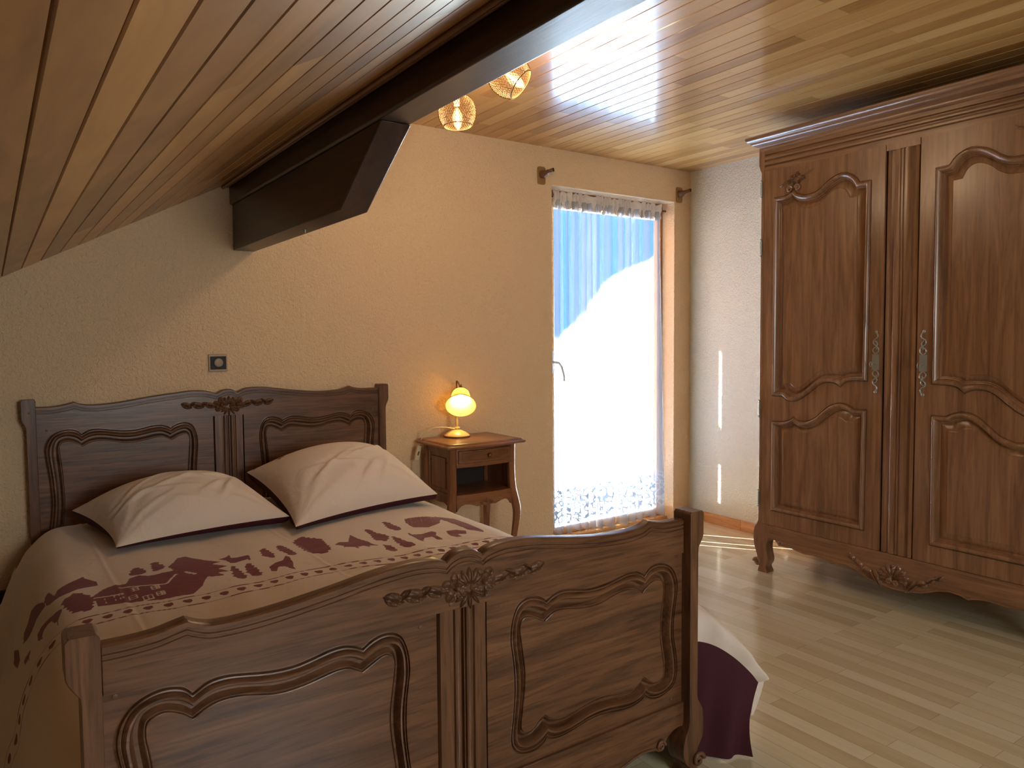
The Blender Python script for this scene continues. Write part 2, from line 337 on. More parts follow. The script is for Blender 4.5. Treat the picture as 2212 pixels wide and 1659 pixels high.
# window added unseen behind the camera to let in soft fill light
w2 = bpy.data.objects.new('added_fill_window', None); COL.objects.link(w2); w2.location = (1.3, Y0-.1, RZ0); w2['kind'] = 'structure'
b = MB(); y0, y1 = Y0-.13, Y0-.07
b.box(RX0, RX0+.06, y0, y1, RZ0, RZ1); b.box(RX1-.06, RX1, y0, y1, RZ0, RZ1); b.box(RX0, RX1, y0, y1, RZ0, RZ0+.06); b.box(RX0, RX1, y0, y1, RZ1-.06, RZ1); b.box(1.27, 1.33, y0, y1, RZ0, RZ1)
b.build('window_frame', M['frame'], w2, bev=.003)
MB().box(RX0+.05, RX1-.05, Y0-.103, Y0-.097, RZ0+.05, RZ1-.05).build('window_pane', mg, w2, smooth=0)

# ------------------------------------------------------------------ curtain
mc = bpy.data.materials.new('sheer_curtain'); mc.use_nodes = True; t = mc.node_tree; t.nodes.clear()
tc = N(t, 'ShaderNodeTexCoord'); at = N(t, 'ShaderNodeAttribute'); at.attribute_name = 'sheer'; lc = N(t, 'ShaderNodeAttribute'); lc.attribute_name = 'lace'
tr = N(t, 'ShaderNodeBsdfTransparent'); tl = N(t, 'ShaderNodeBsdfTranslucent'); df = N(t, 'ShaderNodeBsdfDiffuse'); m1 = N(t, 'ShaderNodeMixShader'); m2 = N(t, 'ShaderNodeMixShader'); ou = N(t, 'ShaderNodeOutputMaterial')
tl.inputs[0].default_value = (.05, .075, .11, 1); df.inputs[0].default_value = (.86, .85, .84, 1)
m1.inputs[0].default_value = .45; t.links.new(tl.outputs[0], m1.inputs[1]); t.links.new(df.outputs[0], m1.inputs[2])
vo = N(t, 'ShaderNodeTexVoronoi', feature='DISTANCE_TO_EDGE'); vo.inputs['Scale'].default_value = 28
nz = N(t, 'ShaderNodeTexNoise'); nz.inputs['Scale'].default_value = 9; mxv = N(t, 'ShaderNodeMix', data_type='VECTOR'); mxv.inputs[0].default_value = .12
t.links.new(tc.outputs['Object'], nz.inputs['Vector']); t.links.new(tc.outputs['Object'], mxv.inputs[4]); t.links.new(nz.outputs['Color'], mxv.inputs[5]); t.links.new(mxv.outputs[1], vo.inputs['Vector'])
lt = N(t, 'ShaderNodeMath', operation='LESS_THAN'); lt.inputs[1].default_value = .10; t.links.new(vo.outputs['Distance'], lt.inputs[0])
ml = N(t, 'ShaderNodeMath', operation='MULTIPLY'); t.links.new(lt.outputs[0], ml.inputs[0]); t.links.new(lc.outputs['Fac'], ml.inputs[1])
sb = N(t, 'ShaderNodeMath', operation='MULTIPLY_ADD'); sb.inputs[1].default_value = -.5; t.links.new(ml.outputs[0], sb.inputs[0]); t.links.new(at.outputs['Fac'], sb.inputs[2]); sb.use_clamp = True
t.links.new(sb.outputs[0], m2.inputs[0]); t.links.new(m1.outputs[0], m2.inputs[1]); t.links.new(tr.outputs[0], m2.inputs[2]); t.links.new(m2.outputs[0], ou.inputs[0])
M['curtain'] = mc
cur = thing('lace_curtain', 'white sheer curtain with lace hem hanging inside the tall window recess', 'curtain', (3.31, 3.655, .04))
nu, nv = 420, 90
u = np.linspace(0, 1, nu); v = np.linspace(0, 1, nv)
UU, VV = np.meshgrid(u, v, indexing='ij')
ph = 2*pi*(13*UU + .6*np.sin(5*UU) + .25*np.sin(17*UU+1)); amp = .012+.014*VV
xb = 2.845+(.925+.045*VV)*UU; yb = 3.650+amp*np.sin(ph)+.004*np.sin(ph*2.3+VV*4)
hem = .026+.022*np.abs(np.sin(ph*.5+.6))+.012*np.sin(9*UU)-.012*UU
zt = 2.135; zz = zt*(1-VV)+hem*VV; xb = xb+.004*np.cos(ph)*VV
b = MB().grid(np.stack([xb, yb, zz], -1)); o = b.build('curtain_sheer', mc, cur, smooth=0, recalc=False); o.data.shade_smooth()
sheer = .55+.30*np.sin(ph+1.1)
for c0, w0, s0 in ((.085, .006, .95), (.40, .0045, .92), (.56, .004, .9), (.765, .0035, .85)): sheer = np.maximum(sheer, s0*np.exp(-((UU-c0-.0*VV)/w0)**4))
sheer = np.clip(sheer, .2, .97)
a = o.data.attributes.new('sheer', 'FLOAT', 'POINT'); a.data.foreach_set('value', sheer.ravel().astype(np.float32))
lace = np.clip((.36-zz)/.06, 0, 1)*np.clip((zz-.10)/.02, 0, 1)
a = o.data.attributes.new('lace', 'FLOAT', 'POINT'); a.data.foreach_set('value', lace.ravel().astype(np.float32))
M['heading'] = simple('curtain_heading_cloth', S(214, 204, 196), .9)
nu, nv = 500, 14; u = np.linspace(0, 1, nu); v = np.linspace(0, 1, nv); UU, VV = np.meshgrid(u, v, indexing='ij')
ph = 2*pi*(30*UU+.8*np.sin(11*UU)+.5*np.sin(29*UU)); x_ = 2.84+.93*UU; z_ = 2.185+.008*np.sin(ph*.7)-.100*VV-.006*VV*np.sin(ph*.5)
y_ = 3.650+(.009+.004*np.sin(5*pi*VV))*np.sin(ph)-.006*np.sin(pi*VV*2)
MB().grid(np.stack([x_, y_, z_], -1)).build('curtain_heading', M['heading'], cur, smooth=80, recalc=False)
rod = MB().tube([(2.784, 3.672, 2.15), (3.84, 3.672, 2.15)], .006, 12)
tag(rod.build('curtain_rod', M['brass']), 'thin brown rod hidden behind the gathered curtain heading', 'curtain rod')

# rod brackets on the wall above the window
def bracket(cx, cz, label):
    t_ = thing('curtain_bracket', label, 'bracket', (cx, YB, cz), 'curtain rod brackets above the window')
    b = MB(); w, hh = .028, .052; c = .008
    pts = [(-w+c, -hh), (w-c, -hh), (w, -hh+c), (w, hh-c), (w-c, hh), (-w+c, hh), (-w, hh-c), (-w, -hh+c)]
    b.prism([(cx+a, cz+q) for a, q in pts], lambda a, q, h_: (a, h_, q), YB-.010, YB)
    b.build('mounting_plate', M['brassplate'], t_, bev=.002)
    b = MB().lathe([(.022, 0), (.024, .01), (.021, .022), (.014, .036), (.012, .05), (.010, .06)], (cx, YB-.01, cz+.004), (.25, -1, .25), 24)
    b.tube([(cx+.010, YB-.055, cz+.014), (cx+.03, YB-.066, cz+.024), (cx+.036, YB-.068, cz+.026)], .011, 16); b.build('socket', M['umber'], t_, smooth=50)
    MB().tube([(cx+.034, YB-.0675, cz+.0255), (cx+.042, YB-.0705, cz+.0275)], .0115, 16).build('black_cap', M['black'], t_)  # solid cap; the dark of the open end is put into its colour
bracket(2.700, 2.248, 'brown curtain rod bracket on wall left of the window top')
bracket(3.880, 2.252, 'brown curtain rod bracket on wall right of the window, near the corner')

# ------------------------------------------------------------------ beam, corbel, mouldings
BX0, BX1, BZ = .903, 1.012, 1.907
zt_ = SL0+SLK*BX0; zt2 = SL0+SLK*BX1
b = MB(); b.prism([(BX0, BZ+.006), (BX0+.006, BZ), (BX1-.006, BZ), (BX1, BZ+.006), (BX1, zt2-.006), (BX0, zt_-.006)], lambda a, c, h_: (a, h_, c), Y0+.01, YB-.001)
tag(b.build('ceiling_beam', M['beam'], bev=.003), 'dark varnished timber beam running under the sloped board ceiling', 'beam')
b = MB(); b.prism([(YB-.001, 1.70), (2.285, 1.70), (1.965, BZ-.001), (YB-.001, BZ-.001)], lambda a, c, h_: (h_, a, c), .914, 1.010)
cb = b.build('beam_corbel', M['beam'], bev=.004); tag(cb, 'dark wooden corbel with slanted end under the beam against the back wall', 'corbel')
b = MB()
for i, (dx, r) in enumerate(((.010, .010), (.028, .008))):
    x = BX0-dx; z = SL0+SLK*x-.008
    b.tube([(x, Y0+.02, z), (x, YB-.002, z)], r, 10)
tag(b.build('ceiling_moulding', M['slopetrim'], smooth=50), 'thin brown moulding strip between the sloped boards and the dark beam', 'moulding')
tag(MB().lathe([(.0045, 0), (.0045, .012), (.002, .014)], (.965, 2.76, 1.699), (0, 0, -1), 12).build('screw_hook', M['steel']), 'small metal screw in the underside of the dark corbel', 'screw')

# ------------------------------------------------------------------ carved panels
FO = [[(1.114,.629),(1.132,.638),(1.158,.645),(1.188,.644),(1.223,.637),(1.258,.631),(1.295,.631),(1.332,.635),(1.365,.641),(1.399,.646),(1.429,.643),(1.457,.628)],
 [(1.457,.628),(1.474,.644),(1.5,.651),(1.531,.647),(1.563,.631),(1.584,.604),(1.593,.572),(1.59,.538),(1.582,.501),(1.577,.46),(1.577,.425),(1.585,.384),(1.592,.344),(1.591,.305),(1.578,.278),(1.549,.263),(1.512,.256),(1.48,.262),(1.459,.276)],
 [(1.459,.276),(1.44,.266),(1.41,.261),(1.375,.262),(1.332,.268),(1.294,.272),(1.258,.271),(1.221,.265),(1.186,.259),(1.156,.256),(1.13,.259),(1.113,.268)],
 [(1.113,.268),(1.101,.255),(1.08,.247),(1.052,.247),(1.024,.256),(1.006,.274),(1.001,.298),(1.003,.324),(1.007,.355),(1.011,.397),(1.012,.436),(1.01,.479),(1.005,.517),(1.001,.547),(1.003,.579),(1.010,.607),(1.021,.630),(1.037,.643),(1.057,.649),(1.079,.647),(1.099,.639),(1.114,.629)]]
FI = [[(1.113,.568),(1.128,.577),(1.145,.585),(1.17,.586),(1.201,.581),(1.236,.575),(1.272,.572),(1.304,.574),(1.337,.582),(1.37,.589),(1.404,.590),(1.429,.584),(1.456,.57)],
 [(1.456,.57),(1.474,.584),(1.5,.596),(1.521,.594),(1.534,.584),(1.536,.56),(1.53,.524),(1.525,.476),(1.524,.427),(1.53,.387),(1.538,.347),(1.540,.323),(1.53,.307),(1.509,.303),(1.485,.315),(1.461,.334)],
 [(1.461,.334),(1.445,.319),(1.42,.309),(1.38,.311),(1.332,.318),(1.285,.319),(1.249,.315),(1.213,.307),(1.182,.302),(1.152,.305),(1.131,.314),(1.113,.329)],
 [(1.113,.329),(1.093,.319),(1.081,.306),(1.06,.3),(1.044,.307),(1.040,.322),(1.045,.364),(1.051,.409),(1.053,.451),(1.048,.496),(1.042,.537),(1.038,.564),(1.042,.583),(1.054,.592),(1.071,.589),(1.091,.579),(1.113,.568)]]
PROF0 = [(0, 0), (.04, .0003), (.07, -.0052), (.10, -.0045), (.14, .0005), (.19, .0010), (.215, -.0045), (.24, -.0045), (.28, .0005), (.36, .0032), (.44, .0028), (.52, -.003), (.57, -.011), (.61, -.0165), (.66, -.0175), (.74, -.0145), (.82, -.0095), (.88, -.0065), (.91, -.0085), (.95, -.0085), (.975, -.005), (1, -.0045)]
PROF = [(a_, h_*1.35) for a_, h_ in PROF0]
def carved(mb, segO, segI, prof, fmap, rect, flip=None, step=.006, back=.02):
    """frame board with a shaped opening, mouldings following the outline and a raised field"""
    PO = []; PI = []
    for a, c in zip(segO, segI):
        ca, cc = catmull(a), catmull(c); _, L = resample(ca, 5); n = max(6, int(L/step))
        ra, _ = resample(ca, n); rc, _ = resample(cc, n); PO.append(ra[:-1]); PI.append(rc[:-1])
    PO = np.vstack(PO); PI = np.vstack(PI)
    if flip is not None: PO = PO.copy(); PI = PI.copy(); PO[:, 0] = 2*flip-PO[:, 0]; PI[:, 0] = 2*flip-PI[:, 0]
    n = len(PO); v = []; f = []
    for tt, h_ in prof:
        q = PO*(1-tt)+PI*tt; v += [fmap(a, c, h_) for a, c in q]
    for k in range(len(prof)-1): f += [(k*n+i, k*n+(i+1) % n, (k+1)*n+(i+1) % n, (k+1)*n+i) for i in range(n)]
    mb.add(v, f)
    tri_fill(mb, [[tuple(q) for q in PI]], fmap, prof[-1][1])
    x0, x1, z0, z1 = rect
    R = [(x0, z0), (x1, z0), (x1, z1), (x0, z1)]
    tri_fill(mb, [R, [tuple(q) for q in PO]], fmap, prof[0][1])
    v = [fmap(a, c, 0) for a, c in R]+[fmap(a, c, -back) for a, c in R]
    mb.add(v, [(0, 1, 5, 4), (1, 2, 6, 5), (2, 3, 7, 6), (3, 0, 4, 7), (4, 5, 6, 7)])
def top_rail(mb, segs, zb, yf, yb):
    """shaped rail: face with two scratch mouldings following the top edge"""
    P = np.vstack([resample(catmull(s, 8), max(6, int(resample(catmull(s, 8), 4)[1]/.006)))[0][:-1] for s in segs]+[np.array([segs[-1][-1]])])
    cols = [(0, .010), (.001, .004), (.004, 0), (.013, 0), (.0145, .0035), (.0175, .0035), (.019, 0), (.0235, 0), (.025, .003), (.0275, .003), (.029, 0)]
    G = []
    for x, z in P:
        c = [(x, yb, zb), (x, yb, z-.004), (x, yb-.004, z)] + [(x, yf+d, z-dz) for dz, d in cols]
        zc = z-.029; c += [(x, yf, zc*(1-q)+zb*q) for q in (.33, .66, 1)]+[(x, yb, zb)]
        G.append(c)
    mb.grid(G)
    for g in (G[0], G[-1]):
        mb.add(g[:-1], [tuple(range(len(g)-1))])
def fluted(mb, x0, x1, z0, z1, yf):
    w = x1-x0
    pr = [(0, .012), (.02, .012), (.05, 0), (.28, 0), (.30, .006), (.325, .006), (.34, 0), (.38, -.003), (.42, -.003), (.455, 0), (.465, .008), (.485, .008), (.5, -.002), (.515, -.002), (.53, .008), (.55, .008), (.565, 0), (.6, -.003), (.64, -.003), (.67, 0), (.685, .006), (.71, .006), (.73, 0), (.95, 0), (.98, .012), (1, .012)]
    mb.grid([[(x0+w*a, yf+d, z0) , (x0+w*a, yf+d, z1)] for a, d in pr])
    mb.add([(x0, yf+.012, z0), (x1, yf+.012, z0), (x1, yf+.012, z1), (x0, yf+.012, z1)], [(0, 1, 2, 3)])
def flower(mb, c, R, H_=(0, -1, 0), U=(1, 0, 0), V=(0, 0, 1), n=5, h=.010, rot=.3):
    c = Vector(c); U = Vector(U); V = Vector(V); H_ = Vector(H_)
    for k in range(n):
        a = 2*pi*k/n+rot; d = U*math.cos(a)+V*math.sin(a); q = -U*math.sin(a)+V*math.cos(a)
        mb.dome(c+d*R*.58, d, q, H_, R*.50, R*.42, h, rib=.4, ribs=3, n=20, m=6)
    mb.dome(c+H_*h*.3, U, V, H_, R*.22, R*.22, h*1.2)
def garland(mb, cx, cz, y, sx=1.0, h=.008, fz=1.0):
    """two flowers, fan and leaves, as carved on the rails"""
    U, V, Hh = Vector((1, 0, 0)), Vector((0, 0, 1)), Vector((0, -1, 0))
    flower(mb, (cx-.035*sx, y, cz), .034*sx, h=h); flower(mb, (cx+.036*sx, y, cz), .034*sx, h=h, rot=.9)
    for k, a in enumerate((-52, -28, 0, 28, 52)):
        a = math.radians(90+a); d = U*math.cos(a)+V*math.sin(a); q = -U*math.sin(a)+V*math.cos(a)
        mb.dome(Vector((cx, y, cz-.006))+d*.026*sx, d, q, Hh, .020*sx, .008*sx, h*1.1, rib=.3)
    for a in (-150, -125, -90, -55, -30):
        a = math.radians(a); d = U*math.cos(a)+V*math.sin(a); q = -U*math.sin(a)+V*math.cos(a)
        mb.dome(Vector((cx, y, cz-.012))+d*.024*sx, d, q, Hh, .020*sx, .006*sx, h*.9, rib=.3, point=.4)
    for s in (-1, 1):
        for k, (dx, dz, L_, w_, tl_) in enumerate(((.082, .000, .030, .015, .30), (.112, .006, .020, .010, -.5), (.134, .002, .030, .017, .25), (.158, .009, .018, .009, -.6), (.182, .004, .027, .016, .40))):
            a = tl_*s; d = U*math.cos(a)+V*math.sin(a); q = -U*math.sin(a)+V*math.cos(a)
            mb.dome((cx+s*dx*sx, y, cz+dz), d, q, Hh, L_*sx, w_*sx, h*1.15, rib=.5, point=.45, ribs=4, n=22, m=7)

# ------------------------------------------------------------------ bed
bed = thing('double_bed', 'carved brown oak double bed with shaped headboard and footboard', 'bed', (.867, 2.5, 0))
FY = 1.462; HY = 3.545; BCX = .867
FT = [[(.130,.754),(.176,.754),(.217,.757),(.246,.763),(.27,.768)],[(.27,.768),(.289,.759),(.311,.752),(.334,.750),(.37,.750),(.444,.755),(.549,.768),(.606,.777),(.659,.785),(.701,.789),(.744,.791),(.778,.789),(.805,.785),(.825,.778)],
 [(.825,.778),(.84,.790),(.861,.797),(.885,.797),(.904,.792),(.922,.780)],[(.922,.780),(.941,.790),(.979,.797),(1.03,.797),(1.084,.792),(1.2,.774),(1.278,.764),(1.361,.758),(1.407,.759),(1.448,.764),(1.475,.775)],[(1.475,.775),(1.503,.768),(1.539,.762),(1.581,.761),(1.615,.762)]]
HT = [[(.110,1.022),(.168,1.021),(.213,1.027),(.251,1.036)],[(.251,1.036),(.272,1.027),(.318,1.021),(.411,1.026),(.541,1.044),(.64,1.055),(.698,1.061),(.762,1.058),(.812,1.044)],
 [(.812,1.044),(.838,1.057),(.862,1.061),(.883,1.058),(.903,1.046)],[(.903,1.046),(.929,1.058),(.957,1.064),(1.024,1.064),(1.11,1.052),(1.204,1.039),(1.3,1.031),(1.4,1.035),(1.454,1.050)],[(1.454,1.050),(1.475,1.043),(1.52,1.035),(1.612,1.035)]]
b = MB(); top_rail(b, FT, .663, FY, FY+.034); b.build('footboard_rail', M['bed_x'], bed)
b = MB(); top_rail(b, HT, .940, HY, HY+.030); b.build('headboard_rail', M['bed_x'], bed)
fm = lambda y: (lambda a, c, h_: (a, y-h_, c))
b = MB(); carved(b, FO, FI, PROF, fm(FY+.006), (.935, 1.615, .222, .666)); b.build('footboard_panel', M['bed_x'], bed)
b = MB(); carved(b, FO, FI, PROF, fm(FY+.006), (.119, .799, .222, .666), flip=BCX); b.build('footboard_panel', M['bed_x'], bed)
hz = lambda z: z+.275 if z > .55 else (z+.12 if z < .35 else z+.12+(z-.35)/.2*.155)
HO = [[(a-.004, hz(c)) for a, c in s] for s in FO]; HI = [[(a-.004, hz(c)) for a, c in s] for s in FI]
b = MB(); carved(b, HO, HI, PROF, fm(HY+.006), (.930, 1.612, .34, .942)); b.build('headboard_panel', M['bed_x'], bed)
b = MB(); carved(b, HO, HI, PROF, fm(HY+.006), (.114, .794, .34, .942), flip=.8625); b.build('headboard_panel', M['bed_x'], bed)
b = MB(); fluted(b, .799, .935, .222, .664, FY+.001); b.build('footboard_stile', M['bed_z'], bed)
b = MB(); fluted(b, .794, .930, .34, .942, HY+.001); b.build('headboard_stile', M['bed_z'], bed)
# aprons
half = [(.745,.120),(.66,.118),(.60,.107),(.56,.112),(.525,.108),(.494,.111),(.475,.107),(.45,.112)]
apr = [(1.615,.150),(1.590,.154),(1.566,.150),(1.548,.141),(1.534,.129),(1.523,.112),(1.508,.104),(1.495,.112),(1.466,.118),(1.433,.119),(1.392,.110),(1.361,.103),(1.31,.088),(1.26,.075),(1.225,.074),(1.205,.084),(1.16,.082),(1.10,.070),(1.03,.060),(.95,.056),(.867,.050)]
apf = apr + [(2*BCX-a, c) for a, c in apr[::-1][1:]]
b = MB(); b.prism([(.119, .2235), (1.615, .2235)]+apf, lambda a, c, h_: (a, h_, c), FY-.003, FY+.028)
for s in (0, 1):
    pts = [(a if s == 0 else 2*BCX-a, FY-.004, c+.006) for a, c in apr[6:]]
    b.tube(pts, .0035, 8)
b.build('footboard_apron', M['bed_x'], bed, bev=.002)
def scroll(mb, c, R, U, V, Hh, turns=1.6, r=.004, h=.004, n=34):
    c = Vector(c); U = Vector(U); V = Vector(V); Hh = Vector(Hh); P_ = []
    for i in range(n):
        a = i/(n-1); th = a*turns*2*pi; q = R*(1-.85*a); P_.append(c+U*math.cos(th)*q+V*math.sin(th)*q+Hh*h)
    mb.tube(P_, [r*(1-.4*i/n) for i in range(n)], 8)
for s in (0, 1):
    cx = 1.512 if s == 0 else 2*BCX-1.512
    b = MB(); scroll(b, (cx, FY-.003, .122), .016, (1 if s == 0 else -1, 0, 0), (0, 0, 1), (0, -1, 0), r=.005); b.build('apron_scroll', M['bed_dark'], bed, smooth=60)
b = MB(); b.box(.119, 1.612, HY, HY+.028, .10, .342); b.build('headboard_lower_rail', M['bed_x'], bed)
b = MB(); garland(b, .884, .714, FY, 1.06, h=.012); b.build('footboard_carving', M['bed_dark'], bed, smooth=60)
b = MB(); garland(b, .864, .990, HY, 1.0, h=.011); b.build('headboard_carving', M['bed_dark'], bed, smooth=60)
# posts : outline in (x, z); extruded in y
def post(pts, y0, y1, name, sy=None, label=None):
    if name == 'foot_post':
        tp = lambda L_: [tuple(q) for q in catmull(L_, 4)]
        flip_ = pts[0] != PR[0]; q_ = pts[::-1] if flip_ else pts
        pts = [q_[0]]+tp(q_[1:10])+q_[10:12]+tp(q_[12:23])+q_[23:]
    b = MB(); b.prism(pts, lambda a, c, h_: (a, h_, c), y0, y1); return b.build(name, M['bed_z'], bed, bev=.005)
PR = [(1.607,.779),(1.607,.170),(1.602,.152),(1.590,.128),(1.582,.100),(1.584,.072),(1.594,.050),(1.606,.036),(1.609,.020),(1.602,.008),(1.602,.0),(1.650,.0),(1.650,.008),(1.642,.020),(1.640,.034),(1.648,.050),(1.640,.078),(1.653,.101),(1.664,.122),(1.664,.187),(1.655,.210),(1.641,.233),(1.639,.26),(1.639,.660),(1.641,.680),(1.656,.703),(1.661,.715),(1.661,.779),(1.655,.786),(1.613,.786)]
post(PR, 1.434, 1.500, 'foot_post'); post([(2*BCX-.001-a, c) for a, c in PR][::-1], 1.434, 1.500, 'foot_post')
HR = [(1.606,1.046),(1.606,0),(1.650,0),(1.655,.2),(1.641,.23),(1.641,.925),(1.645,.945),(1.655,.965),(1.658,.98),(1.658,1.046),(1.653,1.053),(1.610,1.053)]
post(HR, 3.530, 3.588, 'head_post'); post([(1.721-a, c) for a, c in HR][::-1], 3.530, 3.588, 'head_post')
for s in (0, 1):
    cx = 1.640 if s == 0 else 2*BCX-1.641
    b = MB(); scroll(b, (cx, 1.433, .052), .021, (1 if s == 0 else -1, 0, 0), (0, 0, 1), (0, -1, 0), r=.007, turns=1.4); b.lathe([(.021, 0), (.021, .05)], (cx, 1.435, .052), (0, 1, 0), 24)
    b.build('foot_scroll', M['bed_dark'], bed, smooth=50)
# shallow flutes of the posts (outer face recess mouldings)
for (xa, y0, z0, z1) in ((.118, 1.434, .30, .62), (1.616, 1.434, .26, .64), (.095, 3.530, .42, .90), (1.618, 3.530, .42, .90)):
    pass
for (x, y, z) in ((.975, 1.468, .640), (.757, 1.468, .640), (1.585, 1.468, .655), (.148, 1.468, .655), (1.563, 1.468, .240), (.834, 1.462, .677), (.933, 1.462, .677), (1.578, 3.551, .925), (.150, 3.551, .925), (1.630, 3.530, 1.000), (.092, 3.530, 1.000)):
    MB().lathe([(.0048, -.004), (.0048, .0012), (.003, .0018)], (x, y, z), (0, -1, 0), 12).build('dowel_peg', M['bed_dark'], bed)
for s, x in ((0, .118), (1, 1.590)):
    MB().box(x, x+.026, 1.50, 3.53, .24, .40).build('side_rail', M['bed_y'], bed, bev=.003)
MB().box(.17, 1.56, 1.51, 3.50, .20, .51).build('bed_base', simple('mattress_ticking', S(200, 192, 180), .9), bed, bev=.03)

# ------------------------------------------------------------------ duvet
CS = [(-.085,.05),(-.06,.12),(-.03,.238),(-.011,.28),(.003,.332),(.018,.379),(.037,.426),(.061,.472),(.094,.511),(.135,.539),(.184,.549),(.30,.556),(.5,.562),(.87,.565),(1.2,.562),(1.40,.558),(1.52,.549),(1.60,.53),(1.65,.50),(1.69,.45),(1.73,.38),(1.78,.29),(1.80,.2),(1.795,.1),(1.79,.03)]
cs = catmull(CS, 24); sl = np.r_[0, np.cumsum(np.hypot(*np.diff(cs, axis=0).T))]; SLEN = sl[-1]
PRINT = {
'chaletL': [(.496,2.649),(.507,2.658),(.522,2.583),(.533,2.613),(.563,2.622),(.6,2.649),(.607,2.658),(.611,2.637),(.637,2.583),(.637,2.538),(.611,2.538),(.585,2.538),(.563,2.526),(.544,2.532),(.518,2.544),(.504,2.544),(.492,2.562),(.489,2.619)],
'longL': [(.37,2.571),(.381,2.643),(.411,2.655),(.437,2.682),(.463,2.664),(.485,2.622),(.489,2.571),(.47,2.565),(.448,2.556),(.426,2.538),(.393,2.553)],
'barL': [(.318,2.67),(.344,2.601),(.348,2.511),(.33,2.484),(.315,2.556)],
'tree1': [(.537,2.475),(.559,2.493),(.574,2.511),(.585,2.496),(.604,2.46),(.615,2.409),(.604,2.316),(.581,2.31),(.578,2.307),(.578,2.322),(.563,2.328),(.548,2.376),(.537,2.442)],
'deer1': [(.444,2.388),(.444,2.439),(.463,2.454),(.485,2.445),(.511,2.433),(.53,2.43),(.533,2.406),(.522,2.376),(.515,2.352),(.518,2.316),(.511,2.328),(.511,2.358),(.504,2.37),(.5,2.4),(.485,2.412),(.467,2.403),(.459,2.376),(.467,2.343),(.455,2.367),(.448,2.37)],
'deer2': [(.367,2.448),(.381,2.442),(.4,2.439),(.404,2.415),(.393,2.397),(.4,2.352),(.389,2.391),(.37,2.4)],
'chalet': [(.611,2.427),(.644,2.481),(.663,2.496),(.689,2.49),(.707,2.478),(.722,2.529),(.748,2.541),(.774,2.505),(.807,2.502),(.841,2.493),(.837,2.55),(.859,2.589),(.881,2.649),(.907,2.655),(.926,2.595),(.948,2.544),(.948,2.469),(.952,2.403),(.926,2.388),(.904,2.343),(.885,2.292),(.848,2.238),(.804,2.247),(.767,2.253),(.715,2.283),(.663,2.313),(.618,2.334),(.618,2.418)],
'tree2': [(.726,2.571),(.744,2.634),(.755,2.637),(.767,2.613),(.778,2.553),(.759,2.541),(.744,2.547)],
'tree3': [(.792,2.565),(.8,2.646),(.815,2.649),(.826,2.604),(.829,2.544),(.811,2.538),(.796,2.538)],
'deer3': [(.985,2.532),(1.011,2.538),(1.029,2.568),(1.022,2.52),(1.041,2.508),(1.074,2.511),(1.074,2.484),(1.066,2.442),(1.063,2.469),(1.037,2.463),(1.018,2.457),(1.007,2.463),(1.003,2.496)],
'tree4': [(1.122,2.541),(1.14,2.556),(1.148,2.445),(1.137,2.427),(1.111,2.46)],
'tree5': [(1.185,2.565),(1.203,2.565),(1.218,2.433),(1.192,2.424),(1.174,2.505)],
'tree6': [(1.0,2.436),(1.007,2.433),(1.015,2.376),(1.015,2.292),(1.0,2.283),(.981,2.313),(.989,2.376)],
'tree7': [(1.041,2.424),(1.055,2.427),(1.063,2.355),(1.059,2.286),(1.041,2.289),(1.026,2.331)],
'deer4': [(1.096,2.349),(1.126,2.376),(1.152,2.385),(1.174,2.43),(1.181,2.409),(1.174,2.346),(1.163,2.316),(1.159,2.277),(1.148,2.292),(1.14,2.322),(1.122,2.334),(1.103,2.289),(1.092,2.301)],
'tree8': [(1.252,2.598),(1.289,2.658),(1.311,2.667),(1.326,2.616),(1.352,2.583),(1.333,2.433),(1.3,2.394),(1.255,2.43),(1.252,2.505)],
'deer5': [(1.359,2.469),(1.389,2.496),(1.415,2.481),(1.466,2.589),(1.463,2.526),(1.474,2.463),(1.477,2.418),(1.489,2.376),(1.459,2.394),(1.452,2.37),(1.44,2.406),(1.418,2.4),(1.411,2.364),(1.407,2.403),(1.381,2.421),(1.366,2.4),(1.381,2.433),(1.37,2.451)],
'tree9': [(1.537,2.628),(1.555,2.601),(1.555,2.547),(1.574,2.478),(1.537,2.418),(1.507,2.46),(1.526,2.541)],
'tree10': [(1.577,2.463),(1.585,2.427),(1.592,2.361),(1.603,2.319),(1.57,2.298),(1.552,2.328),(1.555,2.385)],
'tree11': [(1.507,2.388),(1.518,2.37),(1.526,2.31),(1.503,2.286),(1.489,2.316)],
'tree12': [(1.637,2.679),(1.655,2.661),(1.663,2.553),(1.633,2.535),(1.618,2.583)],
'chaletR': [(1.733,2.679),(1.777,2.685),(1.837,2.667),(1.874,2.628),(1.822,2.544),(1.755,2.514),(1.707,2.547),(1.711,2.619)],
'stripR': [(1.855,2.667),(1.922,2.607),(1.922,2.547),(1.922,2.379),(1.907,2.355),(1.87,2.406),(1.866,2.475),(1.859,2.568)],
'deer6': [(1.652,2.49),(1.655,2.454),(1.692,2.445),(1.74,2.457),(1.744,2.43),(1.722,2.394),(1.722,2.34),(1.703,2.349),(1.703,2.388),(1.674,2.391),(1.648,2.352),(1.644,2.331),(1.637,2.361),(1.637,2.397),(1.637,2.439)],
'deer7': [(1.785,2.43),(1.829,2.43),(1.855,2.4),(1.837,2.364),(1.803,2.376),(1.8,2.334),(1.777,2.34),(1.766,2.37)],
}
WHITE = dict(roof=[(.685,2.454),(.804,2.382),(.841,2.451)], roof2=[(.87,2.454),(.892,2.415)], roof0=[(.622,2.415),(.689,2.388)])
NS, NY = 640, 500
sg = np.linspace(0, SLEN, NS); yg = np.linspace(1.505, 3.515, NY)
SG, YG = np.meshgrid(sg, yg, indexing='ij')
Xs = np.interp(SG, sl, cs[:, 0]); Zs = np.interp(SG, sl, cs[:, 1])
dx = np.gradient(cs[:, 0], sl); dz = np.gradient(cs[:, 1], sl)
